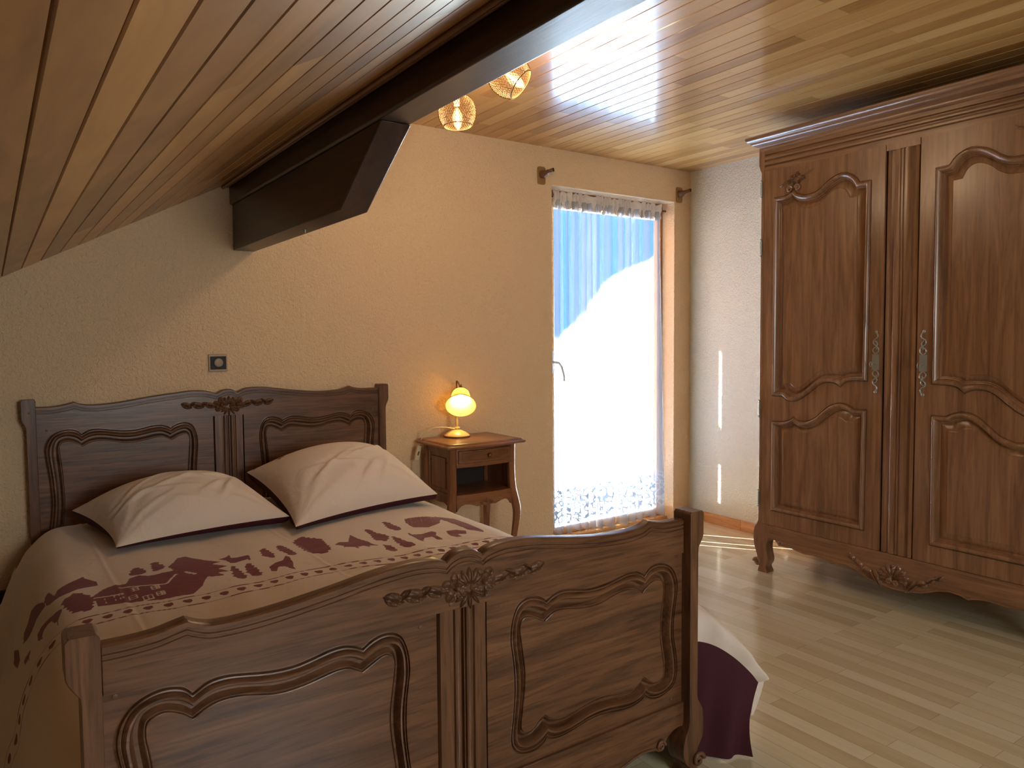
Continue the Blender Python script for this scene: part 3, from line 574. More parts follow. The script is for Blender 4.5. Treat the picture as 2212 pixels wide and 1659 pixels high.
NX = np.interp(SG, sl, -dz); NZ = np.interp(SG, sl, dx)
def fbm(X, Y, seeds, amp0=1.0):
    o = 0*X
    rng = np.random.RandomState(seeds)
    for k in range(14):
        a = rng.uniform(0, 2*pi); f_ = rng.uniform(4, 26); o = o+np.sin((X*math.cos(a)+Y*math.sin(a))*f_+rng.uniform(0, 7))/f_
    return o*amp0
bump = .012*fbm(SG, YG, 3)+.006*fbm(SG*3.2, YG*1.1, 5)
wr = .0035*np.exp(-((YG-2.05)/.35)**2)*np.abs(np.sin(38*(YG+.12*np.sin(3*SG)+.3*(SG-1.2)**2)))*np.clip((SG-.9)/.3, 0, 1)*np.clip((2.0-SG)/.2, 0, 1)
bump = bump+wr
for c0, am in ((.682, .0018), (1.256, .0016)):
    cx = c0+.02*(2.4-YG); bump = bump+am*np.exp(-((SG-cx)/.006)**2)-am*.7*np.exp(-((SG-cx-.012)/.008)**2)
# flare of the overhang at the right foot corner, sag between
fl = np.clip((2.35-YG)/.85, 0, 1)**1.4*np.clip((SG-2.02)/.22, 0, 1)
bump = bump+.02*np.sin(YG*9+1)*np.clip((SG-2.05)/.2, 0, 1)*(1-fl)+.018*np.sin(YG*8)*np.clip((.40-SG)/.2, 0, 1)
X = Xs+NX*bump+fl*.045; Z = Zs+NZ*bump+fl*.0
end = np.clip((1.56-YG)/.05, 0, 1)**2*np.clip(1-np.abs(SG-1.24)/.75, 0, 1)**.3
Z = Z-end*.03; Z = np.maximum(Z, .012)
hd = np.clip((YG-3.42)/.1, 0, 1); Z = Z-hd*.03*(Z > .4)
Ydis = YG + fl*.02*np.clip((SG-2.05)/.2, 0, 1)*np.clip((1.8-YG)/.3, 0, 1)
PTS = np.stack([X, Ydis, Z], -1)
def inpoly(px, py, poly):
    r = np.zeros(px.shape, bool); n = len(poly)
    for i in range(n):
        x1, y1 = poly[i]; x2, y2 = poly[(i+1) % n]
        c = (y1 > py) != (y2 > py); r ^= c & (px < (x2-x1)*(py-y1)/((y2-y1)+1e-12)+x1)
    return r
def segd(px, py, a, b_):
    ax, ay = a; bx, by = b_; dx_, dy_ = bx-ax, by-ay; q = np.clip(((px-ax)*dx_+(py-ay)*dy_)/(dx_*dx_+dy_*dy_), 0, 1)
    return np.hypot(px-ax-q*dx_, py-ay-q*dy_)
pr = np.zeros(SG.shape, bool)
def jag(poly, amt, rng):
    o = []
    for i in range(len(poly)):
        a = np.array(poly[i]); c = np.array(poly[(i+1) % len(poly)]); L = np.hypot(*(c-a)); k = max(1, int(L/.012)); nn = np.array([-(c-a)[1], (c-a)[0]])/max(L, 1e-6)
        for j in range(k): o.append(a+(c-a)*j/k+nn*amt*(1 if j % 2 else -.6)*rng.uniform(.4, 1))
    return o
rng = np.random.RandomState(4)
for nm, pl in PRINT.items():
    c = np.mean(pl, 0)
    if nm.startswith('tree'): pl = jag(pl, .007, rng)
    if nm == 'chalet':
        pr |= inpoly(SG, YG, pl)
        far = [(.926,2.60),(.948,2.55),(.985,2.50),(.955,2.49),(.992,2.44),(.96,2.43),(.985,2.385),(.95,2.39),(.965,2.35),(.92,2.36),(.91,2.5)]
        pr |= inpoly(SG, YG, far)
    else: pr |= inpoly(SG, YG, pl)
pr &= (SG < 2.2)
for nm, pl in WHITE.items():
    for a_, b_ in zip(pl[:-1], pl[1:]): pr &= ~(segd(SG, YG, a_, b_) < .0035)
for (cx, cy) in ((.718,2.402),(.772,2.376),(.707,2.335),(.776,2.312)):
    for w_ in (.012, ): 
        ring = (np.abs(SG-cx) < .013) & (np.abs(YG-cy) < .018) & ~((np.abs(SG-cx) < .0095) & (np.abs(YG-cy) < .0135)); cross = (np.abs(SG-cx) < .0018) & (np.abs(YG-cy) < .018) | (np.abs(YG-cy) < .0022) & (np.abs(SG-cx) < .013)
        pr &= ~(ring | cross)
for cx in (.630,.640,.650,.665,.675,.685):
    for cy in (2.385, 2.350): pr &= ~((np.abs(SG-cx) < .0018) & (np.abs(YG-cy) < .010))
cx, cy = .741, 2.30; pr &= ~((np.abs(SG-cx) < .014) & (np.abs(YG-cy) < .022) & ~((np.abs(SG-cx) < .010) & (np.abs(YG-cy) < .017)))
pr &= ~((np.abs(SG-.741) < .002) & (np.abs(YG-2.30) < .02))
hatch = inpoly(SG, YG, [(.835,2.50),(.855,2.53),(.90,2.42),(.885,2.36),(.86,2.38)]); pr &= ~(hatch & (np.sin((SG*1.0+YG*.35)*1100) > .72))
hatch = inpoly(SG, YG, PRINT['chaletR']); pr &= ~(hatch & (np.sin(SG*420+YG*150) > .75) & (np.sin(YG*330) > -.2) & (YG > 2.56))
yl = 2.2255-.0225*np.exp(-((SG-.88)/.22)**2)*1.6-.006*np.cos(SG*2.2)+.0*SG
cen = np.interp(SG, [0,.244,.448,.6,.7,.789,.885,.985,1.085,1.181,1.281,1.374,1.466,1.6,1.9,2.6], [2.226,2.226,2.231,2.229,2.214,2.186,2.181,2.184,2.193,2.211,2.214,2.205,2.202,2.21,2.235,2.24])
pr |= (np.abs(YG-cen-.036) < .0032) | (np.abs(YG-cen+.036) < .0032)
for k in range(52):
    hc = .052+.0483*k; hy = float(np.interp(hc, sg, cen[:, 0])); a = (SG-hc)/.0125; c = (YG-hy)/.016
    pr |= ((a*a+(c-.62*np.sqrt(np.abs(a))+.18)**2) < 1.0)
    pr |= ((SG-hc-.024)**2+(YG-hy)**2) < .0022**2
pr &= (SG < 2.12) | (YG > 1.95)
prf = pr.astype(np.float32)
prf[1:-1, 1:-1] = (prf[1:-1, 1:-1]*2+prf[2:, 1:-1]+prf[:-2, 1:-1]+prf[1:-1, 2:]+prf[1:-1, :-2])/6
md, t, p = mat('printed_cotton'); at = N(t, 'ShaderNodeAttribute'); at.attribute_name = 'print'
mx = N(t, 'ShaderNodeMix', data_type='RGBA'); mx.inputs[6].default_value = (*S(226, 212, 200), 1); mx.inputs[7].default_value = (*S(120, 28, 38), 1)
rs = ramp_(t, at.outputs['Fac'], [(.35, (0, 0, 0)), (.65, (1, 1, 1))]); t.links.new(rs, mx.inputs[0]); t.links.new(mx.outputs[2], p.inputs['Base Color']); p.inputs['Roughness'].default_value = .75; p.inputs['Sheen Weight'].default_value = .15
n = N(t, 'ShaderNodeTexNoise'); n.inputs['Scale'].default_value = 14; n.inputs['Detail'].default_value = 5; n.inputs['Distortion'].default_value = 1.5; bb = N(t, 'ShaderNodeBump'); bb.inputs['Strength'].default_value = .25; bb.inputs['Distance'].default_value = .01
tcc = N(t, 'ShaderNodeTexCoord'); t.links.new(tcc.outputs['Object'], n.inputs['Vector']); t.links.new(n.outputs['Fac'], bb.inputs['Height']); t.links.new(bb.outputs[0], p.inputs['Normal'])
M['print'] = md
M['burg'] = simple('burgundy_cotton', S(64, 9, 26), .8)
duv = thing('duvet', 'cream duvet printed with burgundy chalets, deer, trees and a heart border', 'duvet', (.867, 2.5, .56))
o = MB().grid(PTS).build('duvet_cover', md, duv, smooth=0, recalc=False); o.data.shade_smooth()
a = o.data.attributes.new('print', 'FLOAT', 'POINT'); a.data.foreach_set('value', prf.ravel())
# burgundy lining, a little inside the cover on the hanging sides, and the corner hanging past the foot post
st_ = 6
sub = PTS[::st_, ::st_]; nn = np.stack([NX, 0*NX, NZ], -1)[::st_, ::st_]
sgs = SG[::st_, ::st_]
i0 = int(np.searchsorted(sg[::st_], 2.0)); i1 = int(np.searchsorted(sg[::st_], .50))
j0 = int(np.searchsorted(yg[::st_], 1.80)); b = MB(); b.grid((sub-nn*.020)[i0:, j0:]); b.build('duvet_lining', M['burg'], duv, smooth=70, recalc=False, label='burgundy underside of the duvet')
b = MB(); b.grid((sub-nn*.020)[:i1]); b.build('duvet_lining', M['burg'], duv, smooth=70, recalc=False, label='burgundy underside of the duvet'); b = MB()
# corner flap
lip = [(1.655,1.500,.372),(1.70,1.482,.372),(1.745,1.455,.355),(1.79,1.425,.320),(1.835,1.402,.272),(1.862,1.392,.236)]
low = [(1.655,1.512,.012),(1.69,1.497,.010),(1.73,1.47,.008),(1.77,1.445,.007),(1.81,1.425,.006),(1.846,1.405,.006)]
lip = catmull(lip, 6); low = catmull(low, 6)
G = []
for q in range(len(lip)):
    row = []
    for w_ in np.linspace(0, 1, 16):
        pnt = lip[q]*(1-w_)+low[q]*w_; fr_ = q/len(lip)
        pnt = pnt+np.array([-.022*math.sin(pi*w_)*fr_, .012*math.sin(fr_*15+w_*2)*w_-.0, 0]); row.append(pnt)
    G.append(row)
b.grid(G)
b.build('duvet_lining', M['burg'], duv, smooth=70, recalc=False, label='burgundy underside of the duvet')
# cream return of the cover around the corner flap
edge = [(1.662,1.515,.468),(1.715,1.495,.455),(1.765,1.462,.425),(1.815,1.425,.365),(1.855,1.398,.300),(1.885,1.385,.250)]
edge = catmull(edge, 6); G = []
for q in range(len(edge)):
    up_ = np.array([edge[q][0]+.012, edge[q][1]+.16, edge[q][2]+.035*(1-q/len(edge))]); row = []
    fr_ = q/len(edge)
    for w_ in np.linspace(0, 1, 10): row.append(up_*(1-w_)+edge[q]*w_+np.array([0, 0, .012*math.sin(pi*w_)]))
    lq = lip[q]
    for w_ in np.linspace(.15, 1, 8): row.append(edge[q]*(1-w_)+lq*w_+np.array([.008, -.016, .006])*math.sin(pi*w_)+np.array([0, -.006, 0])*math.sin(fr_*22)*math.sin(pi*w_))
    G.append(row)
# side return down the outer edge
b = MB(); b.grid(G)
G = []
for w_ in np.linspace(0, 1, 14):
    P0 = edge[-1]*(1-w_)+np.array([1.850, 1.40, .135])*w_+np.array([.006, 0, 0])*math.sin(pi*w_); w2_ = w_*.42; P1 = lip[-1]*(1-w2_)+low[-1]*w2_+np.array([-.022*math.sin(pi*w2_), .012*math.sin(15+w2_*2)*w2_, 0])
    P2 = P0+np.array([.0, .22, 0]); G.append([P2, P0*.5+P2*.5+np.array([.012, 0, 0]), P0, P1])
b.grid(G)
b.grid([[e_+np.array([.0, .0, -.006]), e_+np.array([-.004, .18, -.004]), e_+np.array([-.01, .40, -.012])] for e_ in edge])
b.grid([[e_+np.array([.0, .0, -.006]), e_+np.array([-.004, -.0, -.03])*.5+np.array([0, .05, 0])] for e_ in edge]); b.build('duvet_corner', M['print'], duv, smooth=70, recalc=False)

# ------------------------------------------------------------------ pillows
def pillow(name_label, C4, zc, T, seed, prints):
    """C4: corners L (left), N (near), R (right), F (far) of the seam, world coordinates"""
    L_, N_, R_, F_ = [np.array(c, float) for c in C4]; n = 110
    u = np.linspace(-1, 1, n); UU, VV = np.meshgrid(u, u, indexing='ij')          # u: N/L -> R/F ; v: N/R -> L/F
    a = (UU+1)/2; c = (VV+1)/2
    base = (N_[None, None]*((1-a)*(1-c))[..., None]+R_[None, None]*(a*(1-c))[..., None]+F_[None, None]*(a*c)[..., None]+L_[None, None]*((1-a)*c)[..., None])
    ctr = base[n//2, n//2]
    pin = .085*(1-np.abs(UU)**2.2)*np.abs(VV)**3; pin2 = .085*(1-np.abs(VV)**2.2)*np.abs(UU)**3
    du = (R_-N_+F_-L_)/2; dv = (L_-N_+F_-R_)/2
    base = base-np.sign(VV)[..., None]*pin[..., None]*dv*.55-np.sign(UU)[..., None]*pin2[..., None]*du*.55
    prof = ((1-UU**2).clip(0))**.55*((1-VV**2).clip(0))**.55
    rng = np.random.RandomState(seed); cre = 0*UU
    for k in range(9):
        th = rng.uniform(-.5, 1.1); x0 = rng.uniform(-.5, .5); y0 = rng.uniform(-.7, .2); L0 = rng.uniform(.25, .6)
        s_ = (UU-x0)*math.cos(th)+(VV-y0)*math.sin(th); d_ = -(UU-x0)*math.sin(th)+(VV-y0)*math.cos(th)
        cre = cre+rng.uniform(.004, .010)*np.exp(-(s_/L0)**2)*(np.exp(-(d_/.045)**2)-.6*np.exp(-((d_-.07)/.06)**2))
    for k in range(7):                                                           # folds gathering at the near and right corners
        for (qx, qy, sgn) in ((-1, -1, 1), (1, -1, 1)):
            ang = np.arctan2((VV-qy), (UU-qx)*(-qx)); rad = np.hypot(VV-qy, UU-qx)
            cre = cre+.0016*np.sin(ang*17+k*1.3)*np.exp(-((rad-.55)/.35)**2)
    up = np.cross(du, dv); up = up/np.linalg.norm(up)
    top = base+up*(prof*T+cre*prof*1.4)[..., None]
    bot = base-up*((prof.clip(0)**.35)*T*.42)[..., None]
    bot[..., 2] = np.maximum(bot[..., 2], zc)
    return top, bot, UU, VV
mp_, t, p = mat('pillow_cotton'); at = N(t, 'ShaderNodeAttribute'); at.attribute_name = 'print'
mx = N(t, 'ShaderNodeMix', data_type='RGBA'); mx.inputs[6].default_value = (*S(230, 214, 200), 1); mx.inputs[7].default_value = (*S(112, 26, 36), 1)
t.links.new(at.outputs['Fac'], mx.inputs[0]); t.links.new(mx.outputs[2], p.inputs['Base Color']); p.inputs['Roughness'].default_value = .7; p.inputs['Sheen Weight'].default_value = .2
n = N(t, 'ShaderNodeTexNoise'); n.inputs['Scale'].default_value = 9; n.inputs['Detail'].default_value = 3; n.inputs['Distortion'].default_value = 2.5; bb = N(t, 'ShaderNodeBump'); bb.inputs['Strength'].default_value = .3; bb.inputs['Distance'].default_value = .012
tcc = N(t, 'ShaderNodeTexCoord'); t.links.new(tcc.outputs['Object'], n.inputs['Vector']); t.links.new(n.outputs['Fac'], bb.inputs['Height']); t.links.new(bb.outputs[0], p.inputs['Normal'])
def make_pillow(label, C4, zc, T, seed, spots):
    top, bot, UU, VV = pillow(label, C4, zc, T, seed, spots)
    c = np.mean(C4, 0); pt = thing('pillow', label, 'pillow', tuple(c), 'pillows leaning at the headboard')
    o = MB().grid(top).build('pillowcase_top', mp_, pt, smooth=0, recalc=False); o.data.shade_smooth()
    pr = np.zeros(UU.shape, np.float32)
    for (x, y, r) in spots:
        th = np.arctan2(VV-y, UU-x); pr = np.maximum(pr, (np.hypot(UU-x, VV-y) < r*(1+.35*np.sin(th*5+x*20))).astype(np.float32))
    pr = np.maximum(pr, 0); a = o.data.attributes.new('print', 'FLOAT', 'POINT'); a.data.foreach_set('value', pr.ravel())
    o = MB().grid(bot).build('pillowcase_underside', M['burg'], pt, smooth=0, recalc=False, label='burgundy underside of the pillow'); o.data.shade_smooth()
    # flap seam band along the near edge
    G = [[top[i, j]+np.array([0, 0, .0025]) for i in range(2, 108, 2)] for j in (3, 6, 9, 12, 15)]
    return pt
make_pillow('left cream pillow lying by the left half of the headboard', [(.215,3.40,.615),(.305,2.82,.585),(.908,2.835,.602),(.850,3.42,.650)], .578, .150, 11, ((-.86,.82,.035),(-.72,.93,.05),(-.5,.97,.05),(-.35,.975,.04),(-.15,.98,.04)))
make_pillow('right cream pillow raised beside the nightstand', [(.900,3.42,.690),(.884,2.70,.592),(1.575,2.86,.600),(1.555,3.43,.715)], .578, .165, 23, ((-.93,.9,.025),(-.74,.80,.06),(-.68,.62,.05),(-.55,.95,.05),(-.4,.97,.05),(-.2,.975,.04)))

# ------------------------------------------------------------------ wardrobe (front faces -x)
WX, WY = 3.383, 2.534; WLN = 1.494; WC = WLN/2
wr_ = thing('wardrobe', 'tall brown oak wardrobe with two carved panel doors by the right wall', 'wardrobe', (3.66, WY-WC, 0))
wm = lambda x: (lambda s, z, h_: (x-h_, WY-s, z))          # h outward (towards -x)
b = MB(); b.box(WX+.028, 3.93, WY-WLN+.01, WY-.01, .20, 2.30); b.build('carcass', M['war_z'], wr_)
# door outlines (s from far left edge)
TA = [[(.072,2.011),(.106,2.009),(.143,2.013),(.169,2.020),(.192,2.034)],[(.192,2.034),(.206,2.018),(.224,2.008),(.245,2.001),(.270,1.998),(.309,2.002),(.343,2.018),(.376,2.043),(.416,2.063),(.455,2.071),(.494,2.062),(.526,2.041),(.548,2.013)],[(.548,2.013),(.604,2.011)],[(.604,2.011),(.601,1.064)],[(.601,1.064),(.556,1.064),(.512,1.061),(.482,1.049),(.464,1.030)],
 [(.464,1.030),(.447,1.041),(.42,1.049),(.379,1.048),(.345,1.033),(.304,.999),(.268,.972),(.225,.948),(.188,.942),(.158,.949),(.137,.965)],[(.137,.965),(.072,.964)],[(.072,.964),(.072,2.011)]]
TI = [[(.108,1.972),(.130,1.973),(.150,1.976),(.168,1.981),(.186,1.988)],[(.186,1.988),(.200,1.976),(.220,1.966),(.245,1.960),(.272,1.959),(.316,1.964),(.356,1.982),(.388,2.008),(.422,2.027),(.455,2.034),(.484,2.026),(.504,2.008),(.522,1.976)],[(.522,1.976),(.566,1.974)],[(.566,1.974),(.564,1.103)],[(.564,1.103),(.545,1.103),(.515,1.101),(.490,1.096),(.468,1.084)],
 [(.468,1.084),(.450,1.087),(.42,1.088),(.372,1.086),(.330,1.068),(.290,1.035),(.256,1.008),(.222,.989),(.193,.984),(.172,.990),(.154,1.004)],[(.154,1.004),(.108,1.003)],[(.108,1.003),(.108,1.972)]]
LA = [[(.072,.835),(.122,.835),(.160,.841),(.187,.852),(.206,.868)],[(.206,.868),(.222,.855),(.248,.848),(.284,.852),(.327,.873),(.368,.908),(.408,.940),(.442,.954),(.475,.956),(.508,.947),(.537,.931)],[(.537,.931),(.600,.933)],[(.600,.933),(.596,.347)],[(.596,.347),(.073,.347)],[(.073,.347),(.072,.835)]]
LI = [[(.108,.798),(.130,.798),(.158,.802),(.182,.810),(.203,.822)],[(.203,.822),(.224,.812),(.252,.808),(.290,.814),(.336,.836),(.376,.870),(.414,.901),(.446,.916),(.472,.917),(.498,.910),(.518,.896)],[(.518,.896),(.564,.896)],[(.564,.896),(.560,.384)],[(.560,.384),(.109,.384)],[(.109,.384),(.108,.798)]]
WPR = [(0, 0), (.03, -.004), (.07, -.004), (.12, .004), (.20, .010), (.32, .0135), (.46, .0135), (.60, .009), (.70, .002), (.76, -.006), (.85, -.007), (.90, -.015), (1, -.016)]
def ring_in(seg, d):
    """inner ring for the bevelled raised field"""
    P_ = []
    c = np.mean(np.vstack([np.array(s) for s in seg]), 0); zc0 = np.array([c[0], c[1]])
    for s in seg: P_.append([tuple((np.array(q)-zc0)*np.array([1-d/.24, 1-d/(.24 if seg is LI else .47)])+zc0) for q in s])
    return P_
def door(flip, name='door'):
    b = MB(); zmid = .9
    for segO, segI, rect in ((TA, TI, None), (LA, LI, None)): pass
    # upper half and lower half share the wavy middle rail: build frame as one board with two openings
    def ringpts(A_, B_):
        PO, PI = [], []
        for a_, c_ in zip(A_, B_):
            ca = catmull(a_) if len(a_) > 2 else np.array(a_, float); cc = catmull(c_) if len(c_) > 2 else np.array(c_, float)
            _, L = resample(ca, 5); n = max(4, int(L/(.006 if len(a_) > 2 else .05))); PO.append(resample(ca, n)[0][:-1]); PI.append(resample(cc, n)[0][:-1])
        return np.vstack(PO), np.vstack(PI)
    loops = []; fx = (lambda s: 2*WC-s) if flip else (lambda s: s)
    f_ = lambda s, z, h_: (WX-h_, WY-fx(s), z)
    for A_, B_ in ((TA, TI), (LA, LI)):
        PO, PI = ringpts(A_, B_); n = len(PO); v = []; fc = []
        cen = (PI.max(0)+PI.min(0))/2; half = (PI.max(0)-PI.min(0))/2
        PB = cen+(PI-cen)*(1-np.array([.030, .030])/half); PC = cen+(PI-cen)*(1-np.array([.036, .036])/half)
        rings = [(PO*(1-t_)+PI*t_, h_) for t_, h_ in WPR]+[(PI*.5+PB*.5, -.008), (PB, -.0045), (PB*.5+PC*.5, -.004), (PC, -.0015)]
        for q, h_ in rings: v += [f_(s, z, h_) for s, z in q]
        for k in range(len(rings)-1): fc += [(k*n+i, k*n+(i+1) % n, (k+1)*n+(i+1) % n, (k+1)*n+i) for i in range(n)]
        b.add(v, fc); tri_fill(b, [[tuple(q) for q in PC]], f_, -.0015); loops.append([tuple(q) for q in PO])
    R = [(.010, .268), (.667, .268), (.667, 2.155), (.010, 2.155)]
    tri_fill(b, [R]+loops, f_, 0)
    v = [f_(a_, c_, 0) for a_, c_ in R]+[f_(a_, c_, -.026) for a_, c_ in R]
    b.add(v, [(0, 1, 5, 4), (1, 2, 6, 5), (2, 3, 7, 6), (3, 0, 4, 7), (4, 5, 6, 7)])
    d = b.build(name, M['war_z'], wr_)
    Hh = Vector((-1, 0, 0)); sg_ = -1 if not flip else 1      # direction of +s in world y
    P3 = lambda s, z, h_=0: Vector(f_(s, z, h_))
    # scrolls and bouquet
    b = MB()
    U = Vector((0, -1, 0)) if not flip else Vector((0, 1, 0)); V = Vector((0, 0, 1))
    scroll(b, P3(.170, 2.037, 0), .017, U, V, Hh, r=.006, h=.007); scroll(b, P3(.214, 2.040, 0), .017, -U, V, Hh, r=.006, h=.007)
    for (s, z, r_) in ((.185, 2.090, .020), (.215, 2.105, .018), (.165, 2.075, .013), (.245, 2.085, .016), (.195, 2.065, .012), (.225, 2.070, .012)):
        flower(b, P3(s, z), r_, H_=Hh, U=U, V=V, h=.008, rot=s*40)
    for (s, z, L_, w_, a_) in ((.140, 2.075, .022, .008, .5), (.120, 2.062, .018, .007, .1), (.275, 2.105, .022, .008, .4), (.292, 2.112, .014, .006, .8), (.205, 2.055, .016, .008, 1.5)):
        dd = U*math.cos(a_)+V*math.sin(a_); qq = -U*math.sin(a_)+V*math.cos(a_); b.dome(P3(s, z), dd, qq, Hh, L_, w_, .007, rib=.4, point=.5)
    b.build('door_carving', M['war_z'], d, smooth=60)
    # escutcheon plate with key
    cs_ = .638 if not flip else .638
    b = MB(); b.prism([(cs_-.017, 1.122), (cs_+.017, 1.122), (cs_+.017, 1.196), (cs_-.017, 1.196)], f_, 0, .003)
    for sgn in (1, -1):
        z0 = 1.159+sgn*.037; z_ = lambda q: z0+sgn*q
        path = [(.0, 0), (.012, .012), (.013, .028), (0, .040), (-.011, .050), (-.009, .066), (.004, .074), (.010, .084), (.006, .096), (0, .100)]
        b.tube([P3(cs_+a_, z_(c_), .0025) for a_, c_ in catmull(path, 5)], .0032, 8)
        path = [(0, 0), (-.012, .010), (-.012, .024), (.001, .034), (.008, .046), (.004, .058), (-.004, .062)]
        b.tube([P3(cs_+a_, z_(c_), .0025) for a_, c_ in catmull(path, 5)], .003, 8)
        b.dome(P3(cs_, z_(.104)), U, V, Hh, .008, .008, .004)
        b.dome(P3(cs_+.004, z_(.030)), U, V, Hh, .006, .010, .003)
    b.build('escutcheon', M['steel'], d, smooth=50)
    b = MB(); k0 = P3(cs_, 1.150, 0); b.tube([k0, k0+Hh*.032], .0032, 10)
    ring_ = [k0+Hh*(.042+.011*math.cos(q))+Vector((0, 0, .011*math.sin(q))) for q in np.linspace(0, 2*pi, 18)]; b.tube(ring_, .0022, 8)
    b.build('key', M['steel'], d, smooth=50)
    return d
door(False); door(True)
# centre pilaster
b = MB(); pr = [(0, -.018), (.03, -.018), (.06, -.006), (.15, -.002), (.17, -.008), (.25, -.010), (.27, -.004), (.33, 0), (.42, 0), (.44, -.007), (.47, -.007), (.49, -.001), (.51, -.001), (.53, -.007), (.56, -.007), (.58, 0), (.67, 0), (.73, -.004), (.75, -.010), (.83, -.008), (.85, -.002), (.94, -.006), (.97, -.018), (1, -.018)]
s0, s1 = .667, .827; b.grid([[(WX-h_-.0, WY-(s0+(s1-s0)*a_), .268), (WX-h_, WY-(s0+(s1-s0)*a_), 2.128)] for a_, h_ in pr]); b.box(WX+.018, WX+.03, WY-s1, WY-s0, .268, 2.155); b.box(WX-.001, WX+.018, WY-s1+.004, WY-s0-.004, 2.126, 2.158)
b.build('centre_pilaster', M['war_z'], wr_)
# corner posts with cabriole legs
def wpost(flip):
    fx = (lambda s: 2*WC-s) if flip else (lambda s: s)
    f_ = lambda s, z, h_: (WX-h_, WY-fx(s), z)
    pts = [(.010, 2.30), (-.022, 2.30), (-.022, 2.19), (-.014, 2.165), (-.006, 2.15), (-.006, .285), (-.012, .268), (-.030, .240), (-.035, .215), (-.036, .186), (-.031, .145), (-.018, .105), (-.010, .082), (-.012, .056), (.002, .036), (-.004, .014), (-.006, 0), (.052, 0), (.050, .012), (.040, .034), (.052, .055), (.056, .080), (.048, .115), (.045, .145), (.050, .175), (.062, .199), (.062, .262), (.010, .266)]
    tp = lambda L_: [tuple(q) for q in catmull(L_, 5)]
    pts = pts[:6]+tp(pts[6:16])+[pts[16]]+tp(pts[17:28])+pts[28:]
    b = MB(); b.prism(pts, f_, -.060, .0015); b.prism([(.010, 2.30), (-.006, 2.30), (-.006, .285), (.010, .285)], f_, -.06, -.03)
    p_ = b.build('corner_post', M['war_z'], wr_, bev=.004)
    b = MB(); U = Vector((0, -1, 0)) if not flip else Vector((0, 1, 0))
    scroll(b, f_(-.009, .052, .003), .022, -U, Vector((0, 0, 1)), Vector((-1, 0, 0)), r=.0075, turns=1.4, h=.002); b.lathe([(.022, 0), (.022, .05)], f_(-.009, .052, .0), (1, 0, 0), 24)
    b.build('foot_scroll', M['war_z'], p_, smooth=50)
    for (z0, z1) in ((2.03, 2.10), (1.72, 1.79), (.86, .93), (.37, .44)):
        b = MB(); b.tube([f_(-.003, z0, .006), f_(-.003, z1, .006)], .0055, 10)
        for zz_ in (z0-.008, z1+.008, (z0+z1)/2): b.lathe([(.004, -.004), (.007, 0), (.004, .004)], f_(-.003, zz_, .006), (0, 0, 1), 12)
        b.build('hinge', M['steel'], p_, smooth=50)
wpost(False); wpost(True)
MB().box(WX+.0, 3.93, WY-.012, WY+.004, .20, 2.30).build('side_panel', M['war_z'], wr_, bev=.002)
# back legs
MB().box(3.88, 3.93, WY-.06, WY, 0, .205).build('back_leg', M['war_z'], wr_, bev=.003); MB().box(3.88, 3.93, WY-WLN, WY-WLN+.06, 0, .205).build('back_leg', M['war_z'], wr_, bev=.003)
# apron, mirrored about the centre
ap = [(.062,.197),(.084,.196),(.102,.190),(.115,.178),(.126,.168),(.150,.169),(.199,.170),(.237,.157),(.281,.157),(.295,.170),(.330,.173),(.370,.166),(.427,.150),(.470,.165),(.505,.165),(.553,.153),(.601,.127),(.640,.119),(.690,.108),(WC,.104)]
ap = [(.062,.197),(.084,.196),(.102,.190),(.115,.178),(.126,.166),(.150,.168),(.195,.172),(.237,.163),(.281,.158),(.330,.163),(.370,.162),(.405,.155),(.427,.146),(.460,.156),(.505,.160),(.553,.150),(.590,.133),(.625,.120),(.690,.108),(WC,.104)]
full = [tuple(q) for q in ap]+[(2*WC-a_, c_) for a_, c_ in ap[::-1][1:]]
f_ = lambda s, z, h_: (WX-h_, WY-s, z)
b = MB(); b.prism([(2*WC-.062, .266), (.062, .266)]+full, f_, -.024, .001)
for fl_ in (0, 1): b.tube([f_(2*WC-s if fl_ else s, z+.005, .002) for s, z in ap[4:]], .0042, 8)
b.build('apron', M['war_y'], wr_, bev=.002)
b = MB(); Hh = Vector((-1, 0, 0)); U = Vector((0, -1, 0)); V = Vector((0, 0, 1))
for s_, U_ in ((.135, U), (2*WC-.135, -U)):
    b = MB(); scroll(b, f_(s_, .181, 0), .014, U_, V, Hh, r=.005); b.build('apron_scroll', M['war_y'], wr_, smooth=60)
b = MB()
sc_ = Vector(f_(WC-.004, .150, 0))
for k in range(9):
    a_ = math.radians(-10+25*k); d_ = U*math.cos(a_)+V*math.sin(a_); q_ = -U*math.sin(a_)+V*math.cos(a_)
    b.dome(sc_+d_*.040+V*.004, d_, q_, Hh, .034, .016, .018, rib=.35, ribs=3, n=22, m=7)
scroll(b, sc_-U*.016-V*.008, .012, U, V, Hh, r=.006, h=.014); scroll(b, sc_+U*.016-V*.012, .012, -U, V, Hh, r=.006, h=.014)
for s_ in (-1, 1):
    for (dx_, dz_, L_, w_, a_) in ((.075, -.010, .045, .014, 1.05), (.090, -.014, .040, .010, .85), (.130, .012, .030, .016, .35), (.170, .038, .028, .013, .7), (.205, .060, .024, .012, .8)):
        d_ = U*math.cos(a_)*s_+V*math.sin(a_); q_ = -U*math.sin(a_)*s_+V*math.cos(a_)
        b.dome(sc_+U*s_*dx_+V*dz_, d_, q_, Hh, L_, w_*1.2, .016, rib=.45, point=.4, ribs=4, n=22, m=7)
b.build('shell_carving', M['war_y'], wr_, smooth=60)
